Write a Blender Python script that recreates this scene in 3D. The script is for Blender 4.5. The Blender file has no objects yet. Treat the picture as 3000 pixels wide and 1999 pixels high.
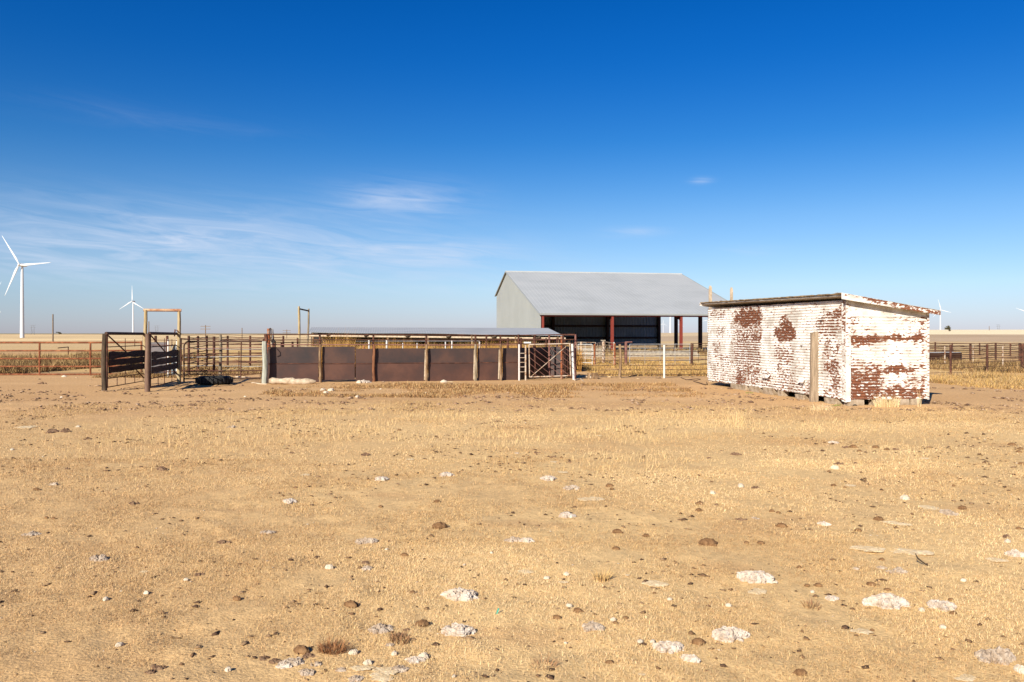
import bpy, bmesh, math, random
import numpy as np
from mathutils import Vector, noise, Matrix
random.seed(7); rng = np.random.default_rng(11)
S = bpy.context.scene; COL = S.collection
R = math.radians

# ------------------------------------------------------------ camera, sky, sun, exposure
FPX, HZ, CZ = 2420.0, 977.0, 1.6
cam = bpy.data.cameras.new('camera'); co = bpy.data.objects.new('camera', cam); COL.objects.link(co)
cam.sensor_width = 36; cam.lens = 36 * FPX / 3000; cam.shift_y = -(999.5 - HZ) / 3000
cam.clip_start = .05; cam.clip_end = 20000
co.location = (0, 0, CZ); co.rotation_euler = (R(90), 0, 0); S.camera = co
SUN_EL, SUN_AZ = 28.0, 62.0       # light travels towards (cos az, sin az) on the ground
sd = bpy.data.lights.new('sun', 'SUN'); sd.energy = 5.0; sd.angle = R(.5); sd.color = (1, .94, .83)
so = bpy.data.objects.new('sun', sd); COL.objects.link(so)
dirv = Vector((math.cos(R(SUN_AZ)) * math.cos(R(SUN_EL)), math.sin(R(SUN_AZ)) * math.cos(R(SUN_EL)), -math.sin(R(SUN_EL))))
so.rotation_euler = dirv.to_track_quat('-Z', 'Y').to_euler(); so.location = (-20, -20, 40)
S.view_settings.view_transform = 'Standard'; S.view_settings.look = 'None'
S.view_settings.exposure = 0.75; S.view_settings.gamma = 1

def world():
    w = bpy.data.worlds.new("World"); S.world = w; w.use_nodes = True
    nt = w.node_tree; N = nt.nodes; L = nt.links; N.clear()
    out = N.new('ShaderNodeOutputWorld'); bg = N.new('ShaderNodeBackground'); bg.inputs[1].default_value = .062
    sky = N.new('ShaderNodeTexSky'); sky.sky_type = 'NISHITA'; sky.sun_disc = False
    sky.sun_elevation = R(SUN_EL); sky.sun_rotation = R(208); sky.altitude = 900
    sky.air_density = 1.0; sky.dust_density = .35; sky.ozone_density = 3.0
    def M(op, a, b=None, c=None):
        n = N.new('ShaderNodeMath'); n.operation = op
        for i, v in enumerate((a, b, c)):
            if v is None: continue
            if isinstance(v, (int, float)): n.inputs[i].default_value = v
            else: L.new(v, n.inputs[i])
        return n.outputs[0]
    tc = N.new('ShaderNodeTexCoord'); sx = N.new('ShaderNodeSeparateXYZ'); L.new(tc.outputs['Generated'], sx.inputs[0])
    az = M('ARCTAN2', sx.outputs[0], sx.outputs[1]); el = M('ARCSINE', sx.outputs[2])
    # deeper blue aloft, paler band near the horizon
    hs = N.new('ShaderNodeHueSaturation'); L.new(sky.outputs[0], hs.inputs['Color'])
    mr = N.new('ShaderNodeMapRange'); mr.inputs[1].default_value = 0; mr.inputs[2].default_value = .33
    mr.inputs[3].default_value = 1.0; mr.inputs[4].default_value = 1.42; mr.interpolation_type = 'SMOOTHSTEP'; L.new(el, mr.inputs[0])
    L.new(mr.outputs[0], hs.inputs['Saturation'])
    cr = N.new('ShaderNodeValToRGB'); L.new(M('MULTIPLY', el, 2.2), cr.inputs[0])
    e = cr.color_ramp.elements; e[0].position = 0; e[0].color = (.67, .69, 1.02, 1); e[1].position = 1; e[1].color = (.40, .66, 1.02, 1)
    for p, c in ((.12, (.80, .88, 1.07, 1)), (.3, (.68, .86, 1.06, 1)), (.5, (.38, .76, 1.04, 1)), (.75, (.38, .72, 1.06, 1))):
        k = e.new(p); k.color = c
    mul = N.new('ShaderNodeMix'); mul.data_type = 'RGBA'; mul.blend_type = 'MULTIPLY'; mul.inputs[0].default_value = 1
    L.new(hs.outputs[0], mul.inputs[6]); L.new(cr.outputs[0], mul.inputs[7])
    # thin cirrus
    cb = N.new('ShaderNodeCombineXYZ'); L.new(M('MULTIPLY', az, 4.0), cb.inputs[0])
    L.new(M('ADD', M('MULTIPLY', el, 34.0), M('MULTIPLY', az, 3.0)), cb.inputs[1])
    n1 = N.new('ShaderNodeTexNoise'); n1.inputs['Scale'].default_value = 2.0; n1.inputs['Detail'].default_value = 12
    n1.inputs['Roughness'].default_value = .6; n1.inputs['Distortion'].default_value = 1.1; L.new(cb.outputs[0], n1.inputs['Vector'])
    tot = None
    for (X, Y, sx_, sy_, a) in ((480, 680, 600, 80, .85), (620, 715, 380, 55, .5), (700, 790, 560, 65, .7), (1175, 585, 170, 46, 1.0), (1270, 745, 260, 42, .9), (130, 760, 260, 50, .35),
                                (1850, 680, 85, 14, .75), (2055, 530, 28, 9, .8), (250, 310, 260, 30, .07), (560, 370, 260, 26, .10), (1600, 830, 500, 60, .2), (2200, 735, 90, 14, .3)):
        a0 = math.atan((X - 1500) / FPX); e0 = math.atan((HZ - Y) / FPX * math.cos(a0))
        g = M('ADD', M('POWER', M('MULTIPLY', M('SUBTRACT', az, a0), FPX / sx_ / 1.0), 2.0), M('POWER', M('MULTIPLY', M('SUBTRACT', el, e0), FPX / sy_), 2.0))
        g = M('MULTIPLY', M('EXPONENT', M('MULTIPLY', g, -1.0)), a)
        tot = g if tot is None else M('ADD', tot, g)
    m2 = N.new('ShaderNodeMapRange'); m2.inputs[1].default_value = .36; m2.inputs[2].default_value = .86; m2.clamp = True
    L.new(n1.outputs[0], m2.inputs[0])
    mask = M('MULTIPLY', M('MULTIPLY', tot, .75), M('ADD', m2.outputs[0], .10)); mask = M('MINIMUM', M('MULTIPLY', mask, .95), .8)
    mx = N.new('ShaderNodeMix'); mx.data_type = 'RGBA'; L.new(mask, mx.inputs[0]); L.new(mul.outputs[2], mx.inputs[6])
    mx.inputs[7].default_value = (6.6, 7.4, 9.0, 1)
    L.new(mx.outputs[2], bg.inputs[0]); L.new(bg.outputs[0], out.inputs[0])
world()

# ------------------------------------------------------------ helpers
def px(X, D): return ((X - 1500) / FPX * D, D)                      # pixel column at a depth -> ground point
def zp(Y, D): return CZ + (HZ - Y) / FPX * D
def gd(Y): return CZ * FPX / (Y - HZ)                                # depth of a ground pixel row

def hash2(ix, iy, s):
    h = (ix.astype(np.int64) * 374761393 + iy.astype(np.int64) * 668265263 + s * 974634777) & 0x7fffffff
    h = ((h ^ (h >> 13)) * 1274126177) & 0x7fffffff
    return ((h ^ (h >> 16)) & 0xffff) / 65535.0
def vn(x, y, s=0):
    x = np.asarray(x, float); y = np.asarray(y, float)
    ix = np.floor(x); iy = np.floor(y); fx = x - ix; fy = y - iy
    fx = fx * fx * (3 - 2 * fx); fy = fy * fy * (3 - 2 * fy)
    a = hash2(ix, iy, s); b = hash2(ix + 1, iy, s); c = hash2(ix, iy + 1, s); d = hash2(ix + 1, iy + 1, s)
    return (a * (1 - fx) + b * fx) * (1 - fy) + (c * (1 - fx) + d * fx) * fy
def fbm(x, y, s=0, o=4):
    t = 0; a = .5; n = 0
    for i in range(o): t = t + a * vn(x * 2 ** i + 17.3 * i, y * 2 ** i - 9.1 * i, s + i); n += a; a *= .5
    return t / n
def sst(a, b, x):
    t = np.clip((np.asarray(x, float) - a) / (b - a), 0, 1); return t * t * (3 - 2 * t)
def H(x, y):
    x = np.asarray(x, float); y = np.asarray(y, float)
    r = np.hypot(x, y) + 1e-6; az = np.arctan2(x, y); lr = np.log(r)
    w = sst(-.1, .45, az) * (1 - sst(1.5, 2.6, np.abs(az)))
    A = np.interp(lr, np.log([120, 300, 900, 1800, 4000, 12000]), [0, -.2, -3.3, -2.8, 1.2, 0])
    B = np.interp(lr, np.log([120, 300, 600, 1200, 4000, 12000]), [0, .2, 1.4, 6.2, 6.4, 4])
    z = A * (1 - w) + B * w
    near = 1 - sst(60, 110, r)
    z = z + near * (.035 * (fbm(x * .35, y * .35, 5, 3) - .5))
    return z
def h1(x, y): return float(H(np.array([x]), np.array([y]))[0])

def tag(o, label=None, cat=None, group=None, kind=None):
    if label: o['label'] = label
    if cat: o['category'] = cat
    if group: o['group'] = group
    if kind: o['kind'] = kind
    return o
def empty(name, loc, label, cat, group=None, rz=0):
    o = bpy.data.objects.new(name, None); COL.objects.link(o); o.location = loc; o.rotation_euler = (0, 0, rz)
    o.empty_display_size = .2
    return tag(o, label, cat, group)
def copy_tree(o, parent=None):
    c = o.copy(); COL.objects.link(c)
    if parent is not None: c.parent = parent
    for ch in list(o.children): copy_tree(ch, c)
    return c

class MB:
    def __init__(s): s.v = []; s.f = []; s.col = None; s.sm = []
    def add(s, vs, fs, smooth=False):
        b = len(s.v); s.v += [tuple(v) for v in vs]; s.f += [tuple(i + b for i in f) for f in fs]; s.sm += [smooth] * len(fs); return s
    def box(s, c, sz, rz=0, rx=0, ry=0):
        m = Matrix.Translation(c) @ Matrix.Rotation(rz, 4, 'Z') @ Matrix.Rotation(ry, 4, 'Y') @ Matrix.Rotation(rx, 4, 'X')
        a, b, d = sz[0] / 2, sz[1] / 2, sz[2] / 2
        vs = [m @ Vector((x, y, z)) for x in (-a, a) for y in (-b, b) for z in (-d, d)]
        return s.add(vs, [(0, 1, 3, 2), (4, 6, 7, 5), (0, 4, 5, 1), (2, 3, 7, 6), (0, 2, 6, 4), (1, 5, 7, 3)])
    def tube(s, pts, r, n=8, cap=True, jit=0):
        pts = [Vector(p) for p in pts]; k = len(pts)
        rs = list(r) if isinstance(r, (list, tuple)) else [r] * k
        vs = []; fs = []; up = None
        for i, p in enumerate(pts):
            d = (pts[min(i + 1, k - 1)] - pts[max(i - 1, 0)]).normalized()
            if up is None: up = Vector((0, 0, 1)) if abs(d.z) < .9 else Vector((0, 1, 0))
            a = d.cross(up).normalized(); b = a.cross(d).normalized(); up = b
            for j in range(n):
                t = 2 * math.pi * j / n; rr = rs[i] * (1 + jit * (noise.noise(Vector((p.x * 3 + j * 1.7, p.y * 3, p.z * 4 + i))) if jit else 0))
                vs.append(p + a * math.cos(t) * rr + b * math.sin(t) * rr)
        for i in range(k - 1):
            for j in range(n):
                fs.append((i * n + j, i * n + (j + 1) % n, (i + 1) * n + (j + 1) % n, (i + 1) * n + j))
        s.add(vs, fs, True)
        if cap: s.add([vs[j] for j in range(n)][::-1], [tuple(range(n))]); s.add([vs[(k - 1) * n + j] for j in range(n)], [tuple(range(n))])
        return s
    def build(s, name, mat, root=None, label=None):
        off = Vector(root.location) if root is not None else Vector((0, 0, 0))
        me = bpy.data.meshes.new(name)
        me.from_pydata([tuple(Vector(v) - off) for v in s.v], [], s.f); me.update()
        me.polygons.foreach_set('use_smooth', s.sm)
        me.materials.append(mat)
        o = bpy.data.objects.new(name, me); COL.objects.link(o)
        if root is not None: o.parent = root
        if label: o['label'] = label
        return o

def wood_post(mb, x, y, z0, z1, r, lean=(0, 0), n=9, jit=.22):
    k = 9; pts = []; rs = []
    for i in range(k):
        t = i / (k - 1); pts.append((x + lean[0] * t + .012 * math.sin(t * 7 + x), y + lean[1] * t, z0 + (z1 - z0) * t)); rs.append(r * (1.08 - .16 * t))
    rs[-1] *= .9
    return mb.tube(pts, rs, n, True, jit)

# ------------------------------------------------------------ materials
def nodes(name):
    m = bpy.data.materials.new(name); m.use_nodes = True; nt = m.node_tree
    return m, nt, nt.nodes, nt.links, nt.nodes['Principled BSDF']
def mat(name, cols, scale=4, stretch=(1, 1, 1), rough=.8, metal=0, bump=.3, bscale=None, detail=6, lo=.35, hi=.65, bdist=.01, spec=.3):
    m, nt, N, L, P = nodes(name)
    tc = N.new('ShaderNodeTexCoord'); mp = N.new('ShaderNodeMapping'); L.new(tc.outputs['Object'], mp.inputs[0]); mp.inputs['Scale'].default_value = stretch
    n = N.new('ShaderNodeTexNoise'); n.inputs['Scale'].default_value = scale; n.inputs['Detail'].default_value = detail; n.inputs['Roughness'].default_value = .65
    L.new(mp.outputs[0], n.inputs['Vector'])
    cr = N.new('ShaderNodeValToRGB'); L.new(n.outputs[0], cr.inputs[0]); e = cr.color_ramp.elements
    k = len(cols)
    for i, c in enumerate(cols):
        p = lo + (hi - lo) * i / max(1, k - 1)
        if i == 0: e[0].position = p; e[0].color = (*c, 1)
        elif i == k - 1: e[-1].position = p; e[-1].color = (*c, 1)
        else: q = e.new(p); q.color = (*c, 1)
    L.new(cr.outputs[0], P.inputs['Base Color']); P.inputs['Roughness'].default_value = rough; P.inputs['Metallic'].default_value = metal
    P.inputs['Specular IOR Level'].default_value = spec
    if bump:
        n2 = N.new('ShaderNodeTexNoise'); n2.inputs['Scale'].default_value = bscale or scale * 4; n2.inputs['Detail'].default_value = 6; L.new(mp.outputs[0], n2.inputs['Vector'])
        b = N.new('ShaderNodeBump'); b.inputs['Strength'].default_value = bump; b.inputs['Distance'].default_value = bdist
        L.new(n2.outputs[0], b.inputs['Height']); L.new(b.outputs[0], P.inputs['Normal'])
    return m
M_rust_red = mat('rusty_red_pipe', [(.11, .034, .013), (.19, .058, .022), (.32, .12, .05)], 5, rough=.85)
M_rust_dark = mat('dark_rusty_pipe', [(.035, .015, .010), (.07, .027, .016), (.13, .052, .03)], 5, rough=.85)
M_rust_rose = mat('pinkish_primer_pipe', [(.11, .048, .038), (.17, .075, .058), (.24, .12, .09)], 4, rough=.85)
M_rust_orange = mat('orange_rusty_pipe', [(.28, .2, .15), (.25, .07, .02), (.12, .03, .015)], 4, rough=.85)
M_darkpipe = mat('near_black_pipe', [(.035, .018, .012), (.085, .042, .026)], 6, rough=.8)
M_wood = mat('weathered_grey_wood', [(.12, .09, .055), (.22, .17, .11), (.32, .26, .18)], 3, (6, 6, .8), rough=.95, bump=.8)
M_wood_dark = mat('dark_weathered_wood', [(.03, .02, .012), (.065, .044, .028), (.11, .075, .045)], 3, (6, 6, .8), rough=.95, bump=.8)
M_wood_yel = mat('yellowed_wood', [(.20, .13, .055), (.34, .25, .125), (.42, .33, .19)], 3, (6, 6, .8), rough=.9, bump=.5)
M_wood_pale = mat('bleached_wood', [(.30, .22, .14), (.44, .34, .23), (.54, .43, .31)], 3, (3, 3, 3), rough=.95, bump=.6)
M_wood_tan = mat('tan_barked_post', [(.08, .042, .02), (.19, .115, .06), (.32, .22, .13)], 3, (5, 5, .8), rough=.95, bump=.8)
M_plank = mat('stained_plank', [(.018, .010, .007), (.035, .018, .012), (.06, .034, .023)], 3, (.5, .5, 6), rough=.8, bump=.6)
M_white = mat('white_painted_pipe', [(.25, .14, .08), (.48, .455, .41), (.55, .53, .49)], 9, rough=.6, lo=.3, hi=.42)
M_rustwhite = mat('rust_streaked_white_pipe', [(.13, .045, .02), (.26, .14, .075), (.38, .28, .19), (.44, .36, .28)], 7, rough=.75, lo=.34, hi=.56)
M_galv = mat('dull_galvanised_pipe', [(.24, .24, .24), (.36, .35, .34)], 5, rough=.6, metal=.2)
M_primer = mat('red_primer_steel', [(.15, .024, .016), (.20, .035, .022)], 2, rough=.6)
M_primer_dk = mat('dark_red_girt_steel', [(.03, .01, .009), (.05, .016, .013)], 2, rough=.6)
M_conc = mat('pale_concrete', [(.2, .165, .12), (.3, .25, .185), (.38, .33, .25)], 6, rough=.95, bump=.5)
M_block = mat('concrete_block', [(.2, .14, .085), (.32, .245, .165), (.38, .3, .215)], 7, rough=.95, bump=.7)
M_black = mat('black_rubber', [(.012, .011, .01), (.03, .027, .023)], 8, rough=.8)
M_tur = mat('turbine_white_paint', [(.56, .57, .58), (.60, .60, .60)], .05, rough=.5, bump=0)
M_grey_dk = mat('dark_grey_steel', [(.12, .12, .12), (.2, .2, .2)], .3, rough=.6, bump=0)
M_cable = mat('dark_cable', [(.05, .03, .02), (.11, .06, .035)], 9, rough=.8)
M_bark = mat('brown_bark', [(.12, .08, .05), (.2, .14, .09)], 3, rough=.9)
M_tan_leaf = mat('dull_olive_foliage', [(.06, .055, .025), (.10, .085, .04)], .8, rough=.9, bump=0)

def vcol_mat(name, nscale=30, amt=.25, bump=.5, bdist=.02, rough=.95, bscale=60, transl=0):
    m, nt, N, L, P = nodes(name)
    at = N.new('ShaderNodeAttribute'); at.attribute_name = 'Col'
    P.inputs['Roughness'].default_value = rough; P.inputs['Specular IOR Level'].default_value = .15
    if nscale:
        tc = N.new('ShaderNodeTexCoord'); n = N.new('ShaderNodeTexNoise'); n.inputs['Scale'].default_value = nscale; n.inputs['Detail'].default_value = 8; n.inputs['Roughness'].default_value = .7
        L.new(tc.outputs['Object'], n.inputs['Vector'])
        mr = N.new('ShaderNodeMapRange'); mr.inputs[1].default_value = .3; mr.inputs[2].default_value = .7; mr.inputs[3].default_value = 1 - amt; mr.inputs[4].default_value = 1 + amt; L.new(n.outputs[0], mr.inputs[0])
        vm = N.new('ShaderNodeVectorMath'); vm.operation = 'SCALE'; L.new(at.outputs['Color'], vm.inputs[0]); L.new(mr.outputs[0], vm.inputs['Scale'])
        L.new(vm.outputs[0], P.inputs['Base Color'])
        n2 = N.new('ShaderNodeTexNoise'); n2.inputs['Scale'].default_value = bscale; n2.inputs['Detail'].default_value = 8; L.new(tc.outputs['Object'], n2.inputs['Vector'])
        b = N.new('ShaderNodeBump'); b.inputs['Strength'].default_value = bump; b.inputs['Distance'].default_value = bdist; L.new(n2.outputs[0], b.inputs['Height']); L.new(b.outputs[0], P.inputs['Normal'])
    else: L.new(at.outputs['Color'], P.inputs['Base Color'])
    return m
M_ground = vcol_mat('dry_earth', 14, .25, .45, .02)
M_blade = vcol_mat('dry_grass_blades', 0, rough=.85)

def np_mesh(name, V, Q=None, T=None, colr=None, material=None, smooth=False):
    me = bpy.data.meshes.new(name); nq = 0 if Q is None else len(Q); ntr = 0 if T is None else len(T)
    me.vertices.add(len(V)); me.vertices.foreach_set('co', np.ascontiguousarray(V, dtype=np.float32).ravel())
    li = np.concatenate([a.ravel() for a in (Q, T) if a is not None]).astype(np.int32)
    me.loops.add(len(li)); me.loops.foreach_set('vertex_index', li)
    st = np.concatenate([np.arange(nq) * 4, nq * 4 + np.arange(ntr) * 3]).astype(np.int32)
    me.polygons.add(nq + ntr); me.polygons.foreach_set('loop_start', st)
    if smooth: me.polygons.foreach_set('use_smooth', np.ones(nq + ntr, dtype=bool))
    me.update(calc_edges=True)
    if colr is not None:
        a = me.color_attributes.new('Col', 'FLOAT_COLOR', 'POINT')
        a.data.foreach_set('color', np.concatenate([colr, np.ones((len(colr), 1))], 1).astype(np.float32).ravel())
    if material: me.materials.append(material)
    o = bpy.data.objects.new(name, me); COL.objects.link(o); return o

# ------------------------------------------------------------ ground
def mixc(a, b, t): t = t[:, None]; return a * (1 - t) + b * t
def ground_col(x, y):
    r = np.hypot(x, y); az = np.arctan2(x, y); n = len(x)
    C = lambda *c: np.tile(np.array(c), (n, 1))
    straw = mixc(C(.55, .35, .155), C(.69, .47, .215), fbm(x * .5, y * .5, 1, 4))
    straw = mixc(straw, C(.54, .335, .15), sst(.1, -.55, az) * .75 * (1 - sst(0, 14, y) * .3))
    dirt = mixc(C(.47, .27, .115), C(.62, .385, .18), fbm(x * .25, y * .8, 2, 4))
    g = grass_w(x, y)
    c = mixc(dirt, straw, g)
    # bare patches in the grass
    c = mixc(c, C(.54, .33, .145), sst(.62, .74, fbm(x * .9, y * 1.6, 9, 4)) * .7 * (r < 60))
    pen = mixc(C(.50, .30, .13), C(.60, .40, .15), sst(.4, .62, fbm(x * .15, y * .25, 3, 4)))
    c = mixc(c, pen, sst(30, 40, y))
    f1 = mixc(C(.54, .355, .165), C(.64, .46, .23), fbm(x * .02, y * .06, 4, 4))
    c = mixc(c, f1, sst(70, 110, r))
    w = sst(-.02, .12, az) * (r > 1)
    wr = sst(.36, .40, az)
    farL = mixc(C(.54, .37, .19), C(.78, .57, .29), sst(.42, .6, fbm(az * 5, np.log(r) * 9, 6, 4)))
    c = mixc(c, farL, sst(170, 260, r))
    brown = mixc(C(.42, .29, .17), C(.54, .39, .24), fbm(az * 14, np.log(r) * 6, 8, 4))
    c = mixc(c, brown, w * sst(150, 190, r) * (1 - sst(470, 500, r)))
    pale = C(.84, .68, .42); midt = mixc(C(.52, .37, .21), C(.66, .50, .30), fbm(az * 9, np.log(r) * 9, 12, 3))
    c = mixc(c, midt, w * (1 - wr) * sst(470, 500, r))
    c = mixc(c, pale, wr * sst(470, 500, r))
    c = mixc(c, C(.13, .13, .07), (1 - w) * sst(2600, 3000, r) * .8)
    return c
def grass_w(x, y):
    n = fbm(x * .35, y * .5, 21, 4) - .5
    edge = 17.7 + 3.4 * n - 2.0 * sst(-4, -8, x) - 1.5 * sst(3, 5.5, x)
    return 1 - sst(-1.9, 1.5, y - edge + 2.2 * (fbm(x * 2.2, y * 2.2, 23, 3) - .5))
def ground():
    rs = [.3]
    while rs[-1] < 14000: rs.append(rs[-1] * (1.0125 if 2.5 < rs[-1] < 40 else 1.03) + .01)
    rs = np.array(rs)
    a1 = np.radians(np.arange(-44, 44.01, .3)); a2 = np.radians(np.arange(50, 311, 6)); az = np.concatenate([a1, a2]); n = len(az)
    RR, AA = np.meshgrid(rs, az, indexing='ij'); x = (RR * np.sin(AA)).ravel(); y = (RR * np.cos(AA)).ravel()
    z = H(x, y)
    nr = 1 - sst(18, 40, np.hypot(x, y)); z = z + nr * .035 * (fbm(x * 5, y * 5, 31, 3) - .5)
    V = np.stack([x, y, z], 1); V = np.vstack([V, [[0, 0, 0]]])
    i, j = np.meshgrid(np.arange(len(rs) - 1), np.arange(n), indexing='ij'); i = i.ravel(); j = j.ravel(); j2 = (j + 1) % n
    Q = np.stack([i * n + j, i * n + j2, (i + 1) * n + j2, (i + 1) * n + j], 1)[:, ::-1]
    k = np.arange(n); T = np.stack([np.full(n, len(V) - 1), (k + 1) % n, k], 1)[:, ::-1]
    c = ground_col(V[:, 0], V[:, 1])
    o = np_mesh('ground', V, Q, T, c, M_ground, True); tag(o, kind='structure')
ground()
def hz(x, y): return H(x, y) + (1 - sst(18, 40, np.hypot(x, y))) * .035 * (fbm(x * 5, y * 5, 31, 3) - .5)
def hz1(x, y): return float(hz(np.array([x]), np.array([y]))[0])

# ------------------------------------------------------------ white peeling-paint shed
def peel_mat():
    m, nt, N, L, P = nodes('peeling_white_paint_on_rust')
    tc = N.new('ShaderNodeTexCoord'); uv = N.new('ShaderNodeUVMap'); uv.uv_map = 'UV'
    at = N.new('ShaderNodeAttribute'); at.attribute_name = 'Col'; sp = N.new('ShaderNodeSeparateColor'); L.new(at.outputs['Color'], sp.inputs[0])
    mp = N.new('ShaderNodeMapping'); L.new(uv.outputs[0], mp.inputs[0]); mp.inputs['Scale'].default_value = (9.5, 24, 1)
    n = N.new('ShaderNodeTexNoise'); n.inputs['Scale'].default_value = 1.0; n.inputs['Detail'].default_value = 8; n.inputs['Roughness'].default_value = .62; n.inputs['Distortion'].default_value = .35; L.new(mp.outputs[0], n.inputs['Vector'])
    mp2 = N.new('ShaderNodeMapping'); L.new(uv.outputs[0], mp2.inputs[0]); mp2.inputs['Scale'].default_value = (1.6, 1.6, 1)
    n2 = N.new('ShaderNodeTexNoise'); n2.inputs['Detail'].default_value = 5; L.new(mp2.outputs[0], n2.inputs['Vector']); n2.inputs['Scale'].default_value = 1.4
    def M(op, a, b=None):
        q = N.new('ShaderNodeMath'); q.operation = op
        for i, v in enumerate((a, b)):
            if v is None: continue
            if isinstance(v, (int, float)): q.inputs[i].default_value = v
            else: L.new(v, q.inputs[i])
        return q.outputs[0]
    s = N.new('ShaderNodeSeparateXYZ'); L.new(uv.outputs[0], s.inputs[0])
    ridge = M('SINE', M('MULTIPLY', s.outputs[1], 2 * math.pi / .067))
    v = M('ADD', M('SUBTRACT', M('MULTIPLY', n.outputs[0], 1.75), .375), M('MULTIPLY', sp.outputs[0], .50)); v = M('ADD', v, M('MULTIPLY', M('MULTIPLY', ridge, sp.outputs[1]), .20))
    v = M('ADD', v, M('MULTIPLY', M('SUBTRACT', n2.outputs[0], .5), .16))
    mr = N.new('ShaderNodeMapRange'); mr.inputs[1].default_value = .755; mr.inputs[2].default_value = .785; L.new(v, mr.inputs[0])
    white = N.new('ShaderNodeValToRGB'); L.new(n2.outputs[0], white.inputs[0]); e = white.color_ramp.elements
    e[0].position = .36; e[0].color = (.47, .43, .37, 1); e[1].position = .56; e[1].color = (.74, .71, .65, 1)
    rust = N.new('ShaderNodeValToRGB'); L.new(n.outputs[0], rust.inputs[0]); r = rust.color_ramp.elements
    r[0].position = .35; r[0].color = (.06, .022, .014, 1); r[1].position = .72; r[1].color = (.27, .10, .045, 1)
    # thin orange stain round the flaked edge
    mr2 = N.new('ShaderNodeMapRange'); mr2.inputs[1].default_value = .67; mr2.inputs[2].default_value = .80; mr2.inputs[4].default_value = .38; L.new(v, mr2.inputs[0])
    mxs = N.new('ShaderNodeMix'); mxs.data_type = 'RGBA'; L.new(mr2.outputs[0], mxs.inputs[0]); L.new(white.outputs[0], mxs.inputs[6]); mxs.inputs[7].default_value = (.52, .3, .14, 1)
    mx = N.new('ShaderNodeMix'); mx.data_type = 'RGBA'; L.new(mr.outputs[0], mx.inputs[0]); L.new(mxs.outputs[2], mx.inputs[6]); L.new(rust.outputs[0], mx.inputs[7])
    L.new(mx.outputs[2], P.inputs['Base Color']); P.inputs['Roughness'].default_value = .75; P.inputs['Specular IOR Level'].default_value = .25
    b = N.new('ShaderNodeBump'); b.inputs['Strength'].default_value = .6; b.inputs['Distance'].default_value = .003; b.invert = True
    L.new(mr.outputs[0], b.inputs['Height']); L.new(b.outputs[0], P.inputs['Normal'])
    return m
M_peel = peel_mat()
HC = Vector((7.36, 18.2, 0)); HA = Vector((-.158, .987, 0)); HB = Vector((.987, .158, 0)); HLA, HLB = 7.75, 1.985; HZ0 = .13
hut = empty('storage_shed', (HC.x, HC.y, 0), 'small leaning white corrugated metal shed with paint peeling to rust, raised on blocks', 'shed')
def p2u(X, Y, left):
    t = (X - 1500) / FPX
    if left: u = (HC.x - t * HC.y) / (t * HA.y - HA.x); D = HC.y + HA.y * u
    else: u = (HC.x - t * HC.y) / (t * HB.y - HB.x); D = HC.y + HB.y * u
    return u, zp(Y, D)
def corr(name, org, d, out, length, zt, z0, root, patches=(), du=.035, dz=.0085, base=.0, sag=.02, seed=0, edge=.18, seams=()):
    nu = int(length / du) + 1; top = max(zt(0), zt(length)); nz = int((top - z0) / dz) + 1
    U, Zf = np.meshgrid(np.linspace(0, length, nu), np.linspace(0, 1, nz), indexing='ij'); U = U.ravel(); Zf = Zf.ravel()
    zt_ = np.array([zt(u) for u in U]); zb = z0 + sag * (vn(U * 1.7, U * 0 + seed, 3) - .5) * 2
    Z = np.minimum(z0 + (top - z0) * Zf, zt_); Z = np.where(Zf == 0, zb, Z)
    off = .0085 * np.sin(Z * 2 * math.pi / .067) + .022 * (fbm(U * .9, Z * 1.2, 40 + seed, 3) - .5)
    for s in seams: off = off + .006 * ((U > s) * 1.0) * (1 if seams.index(s) % 2 == 0 else -1)
    V = np.array(org)[None, :] + U[:, None] * np.array(d)[None, :] + off[:, None] * np.array(out)[None, :]; V[:, 2] = Z
    bias = np.full(len(U), base) + .25 * (fbm(U * 1.1, Z * 1.3, 50 + seed, 3) - .5); st = np.full(len(U), .15)
    for (u0, u1, za, zb_, s, q) in patches:
        wob = (.22 if seed == 1 else .12) * (fbm(U * 4, Z * 7, 60 + seed, 4) - .5) * 2
        m = sst(u0 - .10, u0 + .10, U + wob) * (1 - sst(u1 - .10, u1 + .10, U + wob)) * sst(za - .06, za + .06, Z + wob) * (1 - sst(zb_ - .06, zb_ + .06, Z + wob))
        bias = np.maximum(bias, m * s * (1 if s > 0 else 0) + bias * (1 - m)); st = np.maximum(st, m * q)
    c = np.stack([np.clip(bias, 0, 1), np.clip(st, 0, 1), st * 0], 1)
    i, j = np.meshgrid(np.arange(nu - 1), np.arange(nz - 1), indexing='ij'); i = i.ravel(); j = j.ravel()
    Q = np.stack([i * nz + j, (i + 1) * nz + j, (i + 1) * nz + j + 1, i * nz + j + 1], 1)
    V -= np.array(root.location)[None, :]
    o = np_mesh(name, V, Q, None, c, M_peel, True); o.parent = root
    uvl = o.data.uv_layers.new(name='UV'); lv = np.empty(len(o.data.loops), np.int32); o.data.loops.foreach_get('vertex_index', lv)
    uvl.data.foreach_set('uv', np.stack([U[lv] + seed * 7.3, Z[lv]], 1).astype(np.float32).ravel())
    sm = o.modifiers.new('thickness', 'SOLIDIFY'); sm.thickness = .004
    return o
def c6(b, left=True, s0=3.223, ox=2030, oy=820):
    x0, y0, x1, y1, s, q = b; ua, za = p2u(ox + x0 / s0, oy + y0 / s0, left); ub, zb_ = p2u(ox + x1 / s0, oy + y1 / s0, left)
    _, zc = p2u(ox + (x0 + x1) / 2 / s0, oy + y0 / s0, left); _, zd = p2u(ox + (x0 + x1) / 2 / s0, oy + y1 / s0, left)
    return (min(ua, ub), max(ua, ub), zd, zc, s, q)
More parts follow.
